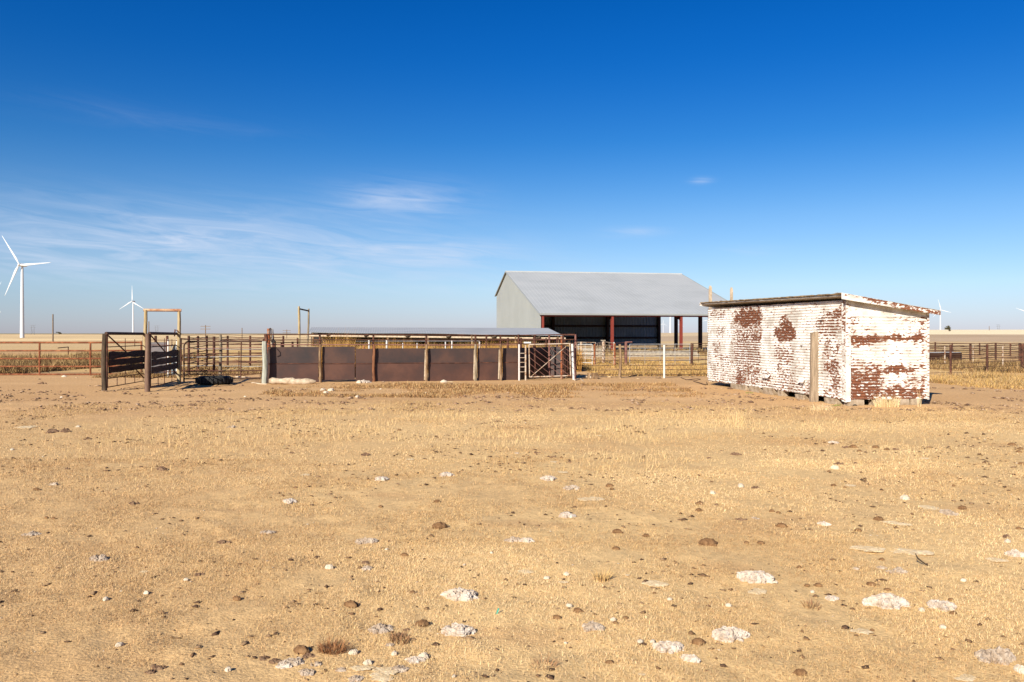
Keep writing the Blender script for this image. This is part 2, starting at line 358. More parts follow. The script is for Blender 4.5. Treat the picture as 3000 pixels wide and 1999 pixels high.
PL = [c6(b) for b in ((398, 285, 645, 430, .9, .3), (398, 430, 645, 525, .5, .3), (410, 525, 645, 572, .85, .4), (395, 580, 640, 790, .52, 1), (400, 800, 640, 900, .62, .2), (398, 900, 500, 1010, .8, .2), (500, 900, 640, 1000, .5, .3),
      (815, 345, 905, 395, .8, 0), (860, 395, 930, 440, .75, 0), (785, 430, 970, 570, .86, 0), (790, 640, 960, 790, .5, .7), (790, 790, 830, 850, .8, .2), (800, 850, 960, 940, .45, .5),
      (1150, 340, 1390, 520, .5, 1), (1240, 275, 1400, 335, .72, .6), (1230, 580, 1390, 760, .5, .4), (1240, 780, 1400, 900, .68, .3), (1300, 900, 1400, 1030, .62, .2), (1230, 1030, 1400, 1120, .45, .3),
      (165, 295, 310, 365, .5, .8), (225, 430, 300, 550, .5, 0), (190, 580, 270, 680, .5, 0), (215, 690, 290, 750, .5, 0), (160, 780, 300, 960, .34, .5), (640, 860, 760, 920, .48, .2), (640, 940, 1120, 1090, .44, .5), (370, 300, 400, 1000, .4, 0),
      (430, 205, 640, 262, .6, .5), (680, 200, 1200, 225, .5, .6), (1400, 190, 1430, 560, .5, 0), (300, 690, 380, 960, .36, .4))]
PRt = [c6(b, False, 4.125, 2400, 840) for b in ((330, 560, 740, 690, .92, .3), (740, 610, 1250, 665, .95, .3), (1120, 580, 1260, 690, .85, .3), (420, 690, 640, 715, .75, .2), (330, 500, 380, 720, .6, 0), (330, 740, 400, 960, .5, .2),
      (340, 905, 720, 990, .5, .7), (340, 985, 740, 1015, .95, 0), (780, 965, 1180, 1040, .82, .3), (1180, 940, 1290, 975, .85, 0), (350, 1020, 770, 1370, .78, .3), (1030, 1080, 1290, 1200, .52, .5), (780, 1220, 1290, 1365, .78, .4), (780, 1130, 1040, 1200, .4, .8),
      (350, 350, 440, 560, .48, .2), (1210, 300, 1290, 560, .62, 0), (1250, 560, 1290, 960, .5, 0), (900, 360, 1210, 420, .42, .2), (900, 500, 960, 560, .5, 0))]
def sub(p, a, b): return (Vector(p) + HA * a + HB * b)
zl = lambda u: 2.335 + .035 * u / HLA
corr('left_wall', HC, HA, -HB, HLA, zl, HZ0, hut, PL, du=.04, base=.17, seed=1, seams=(1.5, 2.6, 4.1, 5.6, 6.9))
corr('front_wall', HC, HB, -HA, HLB, lambda u: 1.985, HZ0, hut, PRt, du=.02, base=.12, seed=2, seams=())
corr('back_wall', sub(HC, HLA, 0), HB, HA, HLB, lambda u: 2.33 - .14 * u, HZ0, hut, (), du=.05, base=.2, seed=3)
corr('right_wall', sub(HC, 0, HLB), HA, HB, HLA, lambda u: 2.03, HZ0, hut, (), du=.05, base=.25, seed=4)
def peel_flat(mb, name, root, bias, stripe=0, seed=0, label=None):
    o = mb.build(name, M_peel, root, label); me = o.data; a = me.color_attributes.new('Col', 'FLOAT_COLOR', 'POINT')
    for i, v in enumerate(me.vertices):
        b = bias(v.co + Vector(root.location)) if callable(bias) else bias
        a.data[i].color = (b, stripe, 0, 1)
    uvl = me.uv_layers.new(name='UV'); A = np.array(HA)
    for lp in me.loops:
        q = me.vertices[lp.vertex_index].co; uvl.data[lp.index].uv = (q.dot(HB) + q.dot(HA) + seed, q.z)
    return o
def ngrid(p00, p10, p11, p01, nu, nv, thick, out):
    """a sheet of nu x nv cells with a thickness"""
    mb = MB(); P = [Vector(p) for p in (p00, p10, p11, p01)]; out = Vector(out)
    for k in (0, 1):
        vs = []
        for i in range(nu + 1):
            for j in range(nv + 1):
                u = i / nu; v = j / nv
                vs.append((P[0] * (1 - u) + P[1] * u) * (1 - v) + (P[3] * (1 - u) + P[2] * u) * v + out * (thick * k))
        fs = [(i * (nv + 1) + j, (i + 1) * (nv + 1) + j, (i + 1) * (nv + 1) + j + 1, i * (nv + 1) + j + 1) for i in range(nu) for j in range(nv)]
        if k == 0: fs = [f[::-1] for f in fs]
        mb.add(vs, fs)
    n = (nu + 1) * (nv + 1)
    ring = [(i, 0) for i in range(nu)] + [(nu, j) for j in range(nv)] + [(i, nv) for i in range(nu, 0, -1)] + [(0, j) for j in range(nv, 0, -1)]
    idx = [i * (nv + 1) + j for i, j in ring]
    for a in range(len(idx)):
        b = (a + 1) % len(idx); mb.f.append((idx[a], idx[b], idx[b] + n, idx[a] + n)); mb.sm.append(False)
    return mb
# gable sheet above the seam
g0 = HC - HA * .006; rz = lambda b: 2.40 - .157 * b
ga = ngrid(g0 + Vector((0, 0, 1.975)), g0 + HB * HLB + Vector((0, 0, 1.975)), g0 + HB * HLB + Vector((0, 0, rz(HLB) - .02)), g0 + Vector((0, 0, rz(0) - .03)), 24, 6, .004, -HA)
peel_flat(ga, 'gable_sheet', hut, lambda p: .28 if (p - HC).dot(HB) > 1.9 else .05, 0, 3)
peel_flat(ngrid(g0 - HA * .01 + Vector((0, 0, 1.972)), g0 - HA * .01 + HB * HLB + Vector((0, 0, 1.972)), g0 - HA * .01 + HB * HLB + Vector((0, 0, 1.986)), g0 - HA * .01 + Vector((0, 0, 1.986)), 6, 1, .006, -HA), 'seam_lip', hut, .15)
# corner trims
peel_flat(ngrid(HC - HB * .022 - HA * .016 + Vector((0, 0, .08)), HC - HB * .022 + HA * .13 + Vector((0, 0, .10)), HC - HB * .022 + HA * .13 + Vector((0, 0, 2.30)), HC - HB * .022 - HA * .016 + Vector((0, 0, 2.30)), 2, 30, .003, -HB), 'corner_trim', hut, lambda p: .30 + .5 * (p.z > 1.2) * (noise.noise(p * 3) > -.1) * .5, 0, 5)
peel_flat(ngrid(HC - HB * .022 - HA * .020 + Vector((0, 0, .08)), HC + HB * .10 - HA * .020 + Vector((0, 0, .10)), HC + HB * .10 - HA * .020 + Vector((0, 0, 2.30)), HC - HB * .022 - HA * .020 + Vector((0, 0, 2.30)), 2, 30, .003, -HA), 'corner_trim', hut, lambda p: .28 if p.z > 1.1 else .1, 0, 6)
peel_flat(ngrid(HC + HB * (HLB - .03) - HA * .022 + Vector((0, 0, .12)), HC + HB * (HLB + .02) - HA * .022 + Vector((0, 0, .12)), HC + HB * (HLB + .02) - HA * .022 + Vector((0, 0, 2.07)), HC + HB * (HLB - .03) - HA * .022 + Vector((0, 0, 2.07)), 1, 24, .003, -HA), 'corner_trim', hut, .38, 0, 7)
# roof: decking, tar covering with ragged edge, fascias
ov = .22; ro = .17
def rp(a, b, dz=0): return HC + HA * a + HB * b + Vector((0, 0, rz(b) + .012 * a + dz))
rf = MB(); na = 60
ra, rb = -.17, HLA + .12
vs = []
for i in range(na + 1):
    a = ra + (rb - ra) * i / na
    for (b, dz) in ((-ov + .02 * (noise.noise(Vector((a * 4, 0, 0)))), .018), (-ov + .03 * noise.noise(Vector((a * 9, 1, 0))), .045 + .018 * noise.noise(Vector((a * 6, 3, 0)))), (HLB + ro, .045), (HLB + ro, .012)):
        vs.append(rp(a, b, dz))
fs = []
for i in range(na):
    for j in range(4): fs.append((i * 4 + j, i * 4 + (j + 1) % 4, (i + 1) * 4 + (j + 1) % 4, (i + 1) * 4 + j))
fs += [(3, 2, 1, 0), (na * 4, na * 4 + 1, na * 4 + 2, na * 4 + 3)]
rf.add(vs, fs); M_tar = mat('brown_roofing_felt', [(.10, .065, .03), (.22, .15, .08), (.3, .22, .13)], 5, (1, 1, 1), rough=.95, bump=.8)
rf.build('roof', M_tar, hut)
df = MB(); df.add([rp(ra + .03, -ov + .03, .010), rp(rb - .03, -ov + .03, .010), rp(rb - .03, HLB + ro - .02, .010), rp(ra + .03, HLB + ro - .02, .010), rp(ra + .03, -ov + .03, -.012), rp(rb - .03, -ov + .03, -.012), rp(rb - .03, HLB + ro - .02, -.012), rp(ra + .03, HLB + ro - .02, -.012)],
                  [(0, 3, 2, 1), (4, 5, 6, 7), (0, 1, 5, 4), (1, 2, 6, 5), (2, 3, 7, 6), (3, 0, 4, 7)])
df.build('roof_deck', mat('shaded_white_soffit', [(.3, .27, .23), (.42, .39, .35)], 4), hut)  # pale grey puts shade into the colour of the white underside
def fasc(p):
    b = (p - HC).dot(HB); n = noise.noise(Vector((b * 5, 0, p.z * 9)))
    lo = p.z < rz(b) - .03
    s = .1
    if -.1 < b < .55 and not lo: s = .35
    if .35 < b < .85: s = .8 if not lo else .2
    if .95 < b < 1.9: s = .55 if not lo else .75
    if b > HLB - .1: s = .6
    return max(0, s + n * .25)
fm = ngrid(rp(-.185, -ov, -.085), rp(-.185, HLB + ro, -.055), rp(-.185, HLB + ro, .03), rp(-.185, -ov, .05), 60, 5, .018, -HA)
peel_flat(fm, 'front_fascia', hut, fasc, 0, 9)
peel_flat(ngrid(rp(-.17, -ov - .01, .052), rp(-.17, HLB + ro + .02, .05), rp(.10, HLB + ro + .02, .053), rp(.10, -ov - .01, .056), 40, 3, .004, (0, 0, 1)), 'edge_flashing', hut, .3, 0, 10)
peel_flat(ngrid(rp(HLA + .125, -ov, -.06), rp(HLA + .125, HLB + ro, -.05), rp(HLA + .125, HLB + ro, .02), rp(HLA + .125, -ov, .04), 20, 2, .018, HA), 'rear_fascia', hut, .2, 0, 11)
# floor frame and two curled sheet flaps, pipe end hole
MB().box(HC + HA * (HLA / 2) + HB * (HLB / 2) + Vector((0, 0, .15)), (HLB - .08, HLA - .08, .06), math.atan2(HB.y, HB.x)).build('floor_frame', M_wood_dark, hut)
for (X, Y, w) in ((2248, 1107, .42), (2352, 1122, .30)):
    u, z = p2u(X, Y, True); p = HC + HA * u; hgt = .09
    fl = ngrid(p - HB * .022 + HA * (w / 2) + Vector((0, 0, z + hgt)), p - HB * .022 - HA * (w / 2) + Vector((0, 0, z + hgt)), p - HB * .09 - HA * (w / 2) + Vector((0, 0, z)), p - HB * .07 + HA * (w / 2) + Vector((0, 0, z - .01)), 8, 2, .004, -HB)
    peel_flat(fl, 'sheet_flap', hut, .3, 0, 12 + w)
hb = MB(); u, z = p2u(2503, 1142, False); c = HC + HB * u - HA * .026
hb.add([c + HB * (.06 * math.cos(t)) + Vector((0, 0, .036 * math.sin(t))) for t in np.linspace(0, 2 * math.pi, 10)[:-1]] + [c + HA * .004 + HB * (.06 * math.cos(t)) + Vector((0, 0, .036 * math.sin(t))) for t in np.linspace(0, 2 * math.pi, 10)[:-1]],
       [tuple(range(9))[::-1]] + [(i, (i + 1) % 9, 9 + (i + 1) % 9, 9 + i) for i in range(9)])
hb.build('vent_hole', M_black, hut)
for (u, z) in ((1.0, 1.9), (3.3, 1.55), (1.9, 1.3)):
    MB().box(HC + HA * u - HB * .03 + Vector((0, 0, z)), (.03, .06, .02), .1).build('rivet_tab', M_darkpipe, hut)
# blocks under the shed
def rock_like_block(name, c, sz, rz_, mtl, label, group, cat='block', jit=.012, seed=0):
    bm = bmesh.new(); bmesh.ops.create_cube(bm, size=1); bmesh.ops.subdivide_edges(bm, edges=bm.edges[:], cuts=4, use_grid_fill=True)
    for v in bm.verts:
        v.co = Vector((v.co.x * sz[0], v.co.y * sz[1], v.co.z * sz[2]))
        k = sum(abs(abs(v.co[i]) - sz[i] / 2) < 1e-5 for i in range(3))
        if k >= 2: v.co *= .955
        v.co += noise.noise_vector(v.co * 9 + Vector((seed, 0, 0))) * jit
    me = bpy.data.meshes.new(name); bm.to_mesh(me); bm.free(); me.materials.append(mtl); me.shade_smooth() if False else None
    o = bpy.data.objects.new(name, me); COL.objects.link(o); o.location = c; o.rotation_euler = (0, 0, rz_)
    return tag(o, label, cat, group)
ra_ = math.atan2(HB.y, HB.x)
bl = [(True, 2142, .9, .15, 'third'), ]
G = 'blocks propping up the white shed'
for i, (X, w, h, lab) in enumerate(((2165, 1.05, .15, 'long grey concrete block under the far left part of the white shed wall'), (2212, .62, .16, 'grey concrete block under the white shed wall, second from its far end'),
        (2253, .62, .17, 'tan concrete block under the middle of the white shed side wall'), (2288, .22, .13, 'narrow rounded tan block beside the dark gap under the shed side wall'),
        (2345, .42, .11, 'low sloping tan stone in the dark gap under the shed, left of the thick plank'), (2435, .50, .13, 'broken sloping tan block right of the thick plank at the shed corner'))):
    u, _ = p2u(X, 1150, True); p = HC + HA * u + HB * .06
    rock_like_block('concrete_block', (p.x, p.y, h / 2 - .01), (.2, w, h + .02), ra_, M_block, lab, G, seed=i * 3)
for i, (X, w, h, lab) in enumerate(((2508, .39, .14, 'wide tan block under the left end of the shed front wall'), (2572, .24, .13, 'squarish tan block behind the tall grass tuft under the shed front'),
        (2638, .42, .14, 'long rounded tan block under the shed front wall, right of the grass tuft'), (2682, .24, .14, 'short pale block under the right corner of the shed front wall'))):
    u, _ = p2u(X, 1150, False); p = HC + HB * u + HA * .08
    rock_like_block('concrete_block', (p.x, p.y, h / 2 - .01), (w, .2, h + .02), ra_, M_block, lab, G, seed=20 + i * 3)
for i, (a, b) in enumerate(((7.5, 1.9), (7.5, 1.0), (5.5, 1.95), (3.5, 1.95), (1.8, 1.95))):
    p = HC + HA * a + HB * b
    rock_like_block('concrete_block', (p.x, p.y, .06), (.3, .4, .16), ra_, M_block, ('tan block under the far back corner of the white shed', 'tan block under the middle of the shed back wall', 'rear block under the shed right wall', 'middle block under the shed right wall', 'front block under the shed right wall')[i], 'blocks under the far side of the shed', seed=50 + i)
# thick plank standing against the side wall, two stakes behind
u, _ = p2u(2394, 1188, True); p = HC + HA * u - HB * .085
pk = MB(); k = 10
vs = []
for i in range(k + 1):
    z = -.05 + 1.68 * i / k; w = .075 + .006 * math.sin(i * 1.3); 
    for (a, b) in ((-1, -1), (1, -1), (1, 1), (-1, 1)): vs.append(Vector((p.x, p.y, z)) + Vector((a * (w + .012) + .02 * i / k, b * .05, .02 * a * (i == k))))
pk.add(vs, [(i * 4 + j, i * 4 + (j + 1) % 4, (i + 1) * 4 + (j + 1) % 4, (i + 1) * 4 + j) for i in range(k) for j in range(4)] + [(3, 2, 1, 0), (k * 4, k * 4 + 1, k * 4 + 2, k * 4 + 3)])
tag(pk.build('wooden_post', mat('pale_grey_plank', [(.15, .11, .07), (.26, .19, .125), (.34, .26, .175)], 3, (8, 8, .7), rough=.95, bump=.7)), 'thick weathered plank standing upright against the side wall of the white shed', 'post')
for (X, w, yt, lab) in ((2081, .085, 843, 'flat grey stake rising above the shed roof at its far left end'), (2143, .075, 848, 'slightly shorter grey stake rising above the shed roof, right of the other stake')):
    D = 27.2; x, y = px(X, D); mb = MB(); mb.box((x, y, zp(yt, D) / 2), (w * 1.1, .05, zp(yt, D) + .02), .15); mb.box((x, y, zp(yt, D) + .03), (w * .7, .045, .06), .15)
    tag(mb.build('wooden_stake', M_wood_pale), lab, 'stake')

# ------------------------------------------------------------ barn
BF = Vector((2.21, 63, 0)); BU = Vector((math.cos(R(11)), math.sin(R(11)), 0)); BV = Vector((-math.sin(R(11)), math.cos(R(11)), 0)); BL, BW, BR = 17.0, 19.36, 13.9
ze, zr, zb_ = 3.09, 7.28, 5.32
barn = empty('open_barn', (BF.x, BF.y, 0), 'large pale grey metal barn with open front, red steel posts and tall saltbox roof', 'barn')
def bp(u, v, z): return BF + BU * u + BV * v + Vector((0, 0, z))
M_roof = mat('weathered_zinc_roof', [(.325, .335, .33), (.355, .365, .36), (.375, .382, .375)], .35, (1, 1, 1), rough=.62, metal=.0, bump=.05, bscale=3)
M_bwall = mat('pale_grey_green_siding', [(.22, .232, .226), (.25, .262, .255)], .35, rough=.6, bump=.05, bscale=3)
M_bin = mat('dark_blue_grey_siding', [(.05, .065, .085), (.09, .11, .14)], .5, rough=.6, bump=0)
def ribbed(p0, p1, q0, q1, out, name, mtl, root, pitch=.3, rib=.028, seg=1, two=None, rw=.05):
    """sheet between lines p0-p1 (bottom) and q0-q1 (top), ribs run p->q"""
    p0, p1, q0, q1, out = map(Vector, (p0, p1, q0, q1, out)); Ln = (p1 - p0).length; n = max(1, int(Ln / pitch)); t = []
    for i in range(n):
        a = i / n; d = 1 / n; w = rw / Ln
        t += [(a, 0), (a + d * .5 - w, 0), (a + d * .5 - w * .5, rib), (a + d * .5 + w * .5, rib), (a + d * .5 + w, 0)]
    t.append((1, 0)); vs = []; mb = MB()
    for (a, o) in t: vs.append(p0.lerp(p1, a) + out * o); vs.append(q0.lerp(q1, a) + out * o)
    mb.add(vs, [(2 * i, 2 * i + 2, 2 * i + 3, 2 * i + 1) for i in range(len(t) - 1)])
    o = mb.build(name, mtl, root); s = o.modifiers.new('thickness', 'SOLIDIFY'); s.thickness = .01; s.offset = -1
    return o
n1 = (bp(0, BR, zr) - bp(0, 0, ze)).cross(BU).normalized(); n1 = n1 if n1.z > 0 else -n1
n2 = (bp(0, BW, zb_) - bp(0, BR, zr)).cross(BU).normalized(); n2 = n2 if n2.z > 0 else -n2
ribbed(bp(-.15, -.25, ze - .02), bp(BL + .15, -.25, ze - .02), bp(-.15, BR, zr + .05), bp(BL + .15, BR, zr + .05), n1, 'front_roof', M_roof, barn, .31, .007)
ribbed(bp(-.15, BW + .2, zb_ - .02), bp(BL + .15, BW + .2, zb_ - .02), bp(-.15, BR, zr + .05), bp(BL + .15, BR, zr + .05), n2, 'rear_roof', M_roof, barn, .31, .03)
# gable wall: vertical ribs, profile top
def ztop(v): return ze + (zr - ze) * v / BR if v < BR else zr + (zb_ - zr) * (v - BR) / (BW - BR)
def gable(name, u, out, mtl, pitch=.25):
    mb = MB(); n = int(BW / pitch); vs = []; t = []
    for i in range(n):
        a = i * BW / n; d = BW / n; t += [(a, 0), (a + d * .45, 0), (a + d * .5, .045), (a + d * .85, .045), (a + d * .9, 0)]
    t.append((BW, 0))
    for v, o in t: vs += [bp(u, v, .02) + out * o, bp(u, v, ztop(v) - .03) + out * o]
    mb.add(vs, [(2 * i, 2 * i + 2, 2 * i + 3, 2 * i + 1) for i in range(len(t) - 1)]); o = mb.build(name, mtl, barn)
    s = o.modifiers.new('thickness', 'SOLIDIFY'); s.thickness = .01; return o
gable('gable_wall', 0, -BU, M_bwall)
M_bin2 = M_bin
ribbed(bp(0, BW, .35), bp(BL, BW, .35), bp(0, BW, zb_), bp(BL, BW, zb_), -BV, 'back_wall', mat('unpainted_inner_siding', [(.20, .24, .28), (.28, .32, .37)], .5, rough=.6, bump=0), barn, .3, .03)
# inside: girts, beams, columns
def ibeam(mb, a, b, w, d, side):
    """simple I section between a and b"""
    a, b = Vector(a), Vector(b); ax = (b - a).normalized(); s = Vector(side).normalized(); t = ax.cross(s).normalized(); L_ = (b - a).length
    for (o, ws, ts) in ((t * (d / 2 - .008), w, .016), (-t * (d / 2 - .008), w, .016), (Vector((0, 0, 0)), .012, d - .034)):
        c = (a + b) / 2 + o; vs = []
        for k in (-.5, .5):
            for i in (-.5, .5):
                for j in (-.5, .5): vs.append(c + ax * k * L_ + s * i * ws + t * j * ts)
        mb.add(vs, [(0, 1, 3, 2), (4, 6, 7, 5), (0, 4, 5, 1), (2, 3, 7, 6), (0, 2, 6, 4), (1, 5, 7, 3)])
    return mb
for k in range(4):
    u = (.12, BL / 3, 2 * BL / 3, BL - .12)[k]
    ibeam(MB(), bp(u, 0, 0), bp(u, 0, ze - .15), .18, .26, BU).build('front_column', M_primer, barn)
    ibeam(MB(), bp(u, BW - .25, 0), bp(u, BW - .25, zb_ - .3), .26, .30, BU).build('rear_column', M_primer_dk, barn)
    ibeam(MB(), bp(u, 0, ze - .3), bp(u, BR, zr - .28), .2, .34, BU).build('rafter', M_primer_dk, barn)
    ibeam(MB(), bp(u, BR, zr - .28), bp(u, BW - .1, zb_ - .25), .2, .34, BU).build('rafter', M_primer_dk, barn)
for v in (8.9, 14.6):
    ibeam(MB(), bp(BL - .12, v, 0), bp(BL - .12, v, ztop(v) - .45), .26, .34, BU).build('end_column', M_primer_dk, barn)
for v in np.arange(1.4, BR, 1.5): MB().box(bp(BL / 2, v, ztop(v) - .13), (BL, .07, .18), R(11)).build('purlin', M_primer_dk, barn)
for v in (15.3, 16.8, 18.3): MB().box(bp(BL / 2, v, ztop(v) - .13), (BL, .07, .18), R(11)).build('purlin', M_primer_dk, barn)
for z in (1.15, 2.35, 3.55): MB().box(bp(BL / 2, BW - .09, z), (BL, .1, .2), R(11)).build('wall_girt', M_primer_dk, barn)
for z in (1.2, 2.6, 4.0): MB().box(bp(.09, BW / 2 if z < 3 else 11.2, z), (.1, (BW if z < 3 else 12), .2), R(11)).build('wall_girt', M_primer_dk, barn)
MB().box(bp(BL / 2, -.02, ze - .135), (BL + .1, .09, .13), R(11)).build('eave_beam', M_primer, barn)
MB().box(bp(BL / 2, -.27, ze - .03), (BL + .3, .02, .13), R(11)).build('gutter', M_bwall, barn)
for (v0, v1, z0, z1) in ((-.25, BR, ze, zr + .05), (BR, BW + .2, zr + .05, zb_)):
    for u in (-.16, BL + .16):
        a, b = bp(u, v0, z0 - .03), bp(u, v1, z1 - .03); MB().tube([a, b], .07, 4).build('rake_trim', M_bwall, barn)
MB().tube([bp(-.18, BR, zr + .05), bp(BL + .18, BR, zr + .05)], .09, 6).build('ridge_cap', M_roof, barn)
for i in range(54):
    u = .1 + i * .312; MB().box(bp(u, -.262, ze + .03), (.12, .03, .05), R(11)).build('roof_rib_end', M_roof, barn)
# concrete feed bunks in front of the barn
for (X0, X1, D, yt, lab) in ((1840, 2046, 56.5, 1036, 'long low pale concrete feed trough in front of the open barn'), (1706, 1764, 57, 1030, 'short pale concrete feed trough left of the middle red barn post')):
    a = Vector((*px(X0, D), 0)); b = Vector((*px(X1, D), 0)); L_ = (b - a).length; h = zp(yt, D)
    e_ = empty('feed_trough', (a + b) / 2, lab, 'trough'); c = (a + b) / 2
    MB().box(c + Vector((0, -.3, h / 2)), (L_, .12, h)).build('front_side', M_conc, e_); MB().box(c + Vector((0, .35, h / 2 + .1)), (L_, .12, h + .2)).build('rear_side', M_conc, e_)
    MB().box(c + Vector((0, .02, .06)), (L_ - .02, .50, .1)).build('trough_floor', M_conc, e_)

# ------------------------------------------------------------ long low shed
D0, D1 = 46, 40.5
ls = empty('feeding_shed', (*px(1270, 44), 0), 'long low open livestock shed with faded corrugated roof behind the steel fence', 'shed')
eL = Vector((*px(902, D0), zp(973.5, D0))); eR = Vector((*px(1652, D1), zp(983, D1))); rL = Vector((*px(912, 50.5), zp(959, 50.5))); rR = Vector((*px(1606, 47), zp(961.5, 47)))
M_croof = mat('faded_corrugated_roof', [(.32, .325, .32), (.37, .375, .37)], .6, rough=.6, bump=0)
mb = MB(); n = 620; vs = []
for i in range(n + 1):
    t = i / n; o = .0025 * math.sin(t * 620); sgg = -.05 * math.sin(t * 9) * .4
    vs += [eL.lerp(eR, t) + Vector((0, 0, o + sgg)), rL.lerp(rR, t) + Vector((0, 0, o))]
mb.add(vs, [(2 * i, 2 * i + 2, 2 * i + 3, 2 * i + 1) for i in range(n)]); o = mb.build('roof', M_croof, ls); s = o.modifiers.new('thickness', 'SOLIDIFY'); s.thickness = .01
rl2, rr2 = rL + Vector((.3, 2.2, -.12)), rR + Vector((.3, 2.2, -.12))
mb = MB(); mb.add([rL, rR, rr2, rl2, rL - Vector((0, 0, .012)), rR - Vector((0, 0, .012)), rr2 - Vector((0, 0, .012)), rl2 - Vector((0, 0, .012))], [(0, 1, 2, 3), (7, 6, 5, 4), (0, 4, 5, 1), (2, 6, 7, 3)]); mb.build('rear_roof', M_croof, ls)
MB().tube([eL + Vector((-.1, .15, -.2)), eR + Vector((.1, .15, -.16))], .055, 7).build('eave_pole', M_wood_pale, ls)
rl2, rr2 = rL + Vector((0, .1, -.04)), rR + Vector((0, .1, -.04)); M_shade = mat('painted_shade_black', [(.012, .010, .009), (.03, .024, .02)], 3)
mb = MB(); mb.add([rl2 + Vector((0, -.1, -.02)), rr2 + Vector((0, -.1, -.02)), Vector((rr2.x, rr2.y - .1, 0)), Vector((rl2.x, rl2.y - .1, 0)), rl2 + Vector((0, -.08, -.02)), rr2 + Vector((0, -.08, -.02)), Vector((rr2.x, rr2.y - .08, 0)), Vector((rl2.x, rl2.y - .08, 0))], [(0, 1, 2, 3), (7, 6, 5, 4), (0, 4, 5, 1)]); mb.build('shade_sheet', M_shade, ls)  # black sheet below the ridge, painted as the shade inside the open shed
for t in (.02, .17, .34, .5, .67, .83, .98):
    a = eL.lerp(eR, t); wood_post(MB(), a.x, a.y + .15, -.05, a.z - .05, .06).build('post', M_wood_tan, ls)
    b = rl2.lerp(rr2, t); MB().tube([a + Vector((0, .15, -.10)), rL.lerp(rR, t) + Vector((0, 0, -.10))], .05, 6).build('rafter', M_wood_dark, ls)
for t in (.09, .25, .42, .58, .75, .91): MB().tube([eL.lerp(eR, t) + Vector((-.1, .05, -.16)), eL.lerp(eR, t) + Vector((.12, .02, -.10))], .06, 6).build('bracket', M_wood_dark, ls)

# ------------------------------------------------------------ fences, gates, panels
def fence(name, label, cat, posts, rails, group=None, railmat=M_rust_red, rr=.022, rn=6, knots=0, rail_name='rail', sag=0, ext=None):
    """posts: (pixel column, depth, top height, radius, material, kind)"""
    x0, y0 = px(posts[0][0], posts[0][1]); root = empty(name, (x0, y0, h1(x0, y0)), label, cat, group)
    P = []
    for q in posts:
        X, D, zt, r, m = q[:5]; kd = q[5] if len(q) > 5 else 'pipe'; x, y = px(X, D); P.append((x, y))
        if m is None: continue
        z0 = h1(x, y) - .1
        if kd == 'wood': wood_post(MB(), x, y, z0, zt, r).build('post', m, root)
        else: MB().tube([(x, y, z0), (x, y, zt)], r, 8).build('post', m, root)
    for zi in rails:
        zz, m, r = (zi if isinstance(zi, tuple) else (zi, railmat, rr))
        pts = []
        for i in range(len(P) - 1):
            a, b = P[i], P[i + 1]; nseg = 4 if sag else 1
            for k in range(nseg):
                t = k / nseg; pts.append((a[0] + (b[0] - a[0]) * t, a[1] + (b[1] - a[1]) * t, zz - sag * math.sin(t * math.pi) + (random.uniform(-.012, .012) if sag else 0)))
        pts.append((P[-1][0], P[-1][1], zz)); mb = MB().tube([(p[0], p[1] - .0, p[2]) for p in pts], r, rn)
        if knots:
            for i in range(len(pts) - 1):
                a, b = Vector(pts[i]), Vector(pts[i + 1]); L_ = (b - a).length; k = knots * random.random()
                while k < L_:
                    c = a.lerp(b, k / L_); d = (b - a).normalized(); mb.tube([c - d * .035, c - d * .015, c + d * .015, c + d * .035], [.008, .019, .019, .008], 6); k += knots * random.uniform(.9, 1.1)
        mb.build(rail_name, m, root)
    return root

# left rust red pipe fence
zz = [zp(y, 31.5) for y in (1004, 1028, 1051, 1074, 1097)]
fence('pipe_fence', 'long five rail rusty red pipe fence left of the wooden gates', 'fence', [(-420, 31.5, 1.24, .035, M_rust_red), (-180, 31.5, 1.24, .035, M_rust_red), (-33, 31.5, 1.24, .035, M_rust_red), (116, 31.5, 1.24, .035, M_rust_red), (265, 31.5, 1.24, .035, M_rust_red), (414, 32.2, 1.3, .035, M_rust_red)],
      [(zz[0], M_rust_red, .041)] + [(z, M_rust_red, .033) for z in zz[1:]])
# small leaning pipe piece in the field
x, y = px(200, 60); tag(MB().tube([(px(170, 58)[0], 58, zp(1020, 58)), (x, y, zp(1017, 60)), (x, y, 0)], .035, 6).build('bent_pipe', M_rust_dark), 'bent thin pipe standing in the field beyond the rusty red fence', 'pipe')

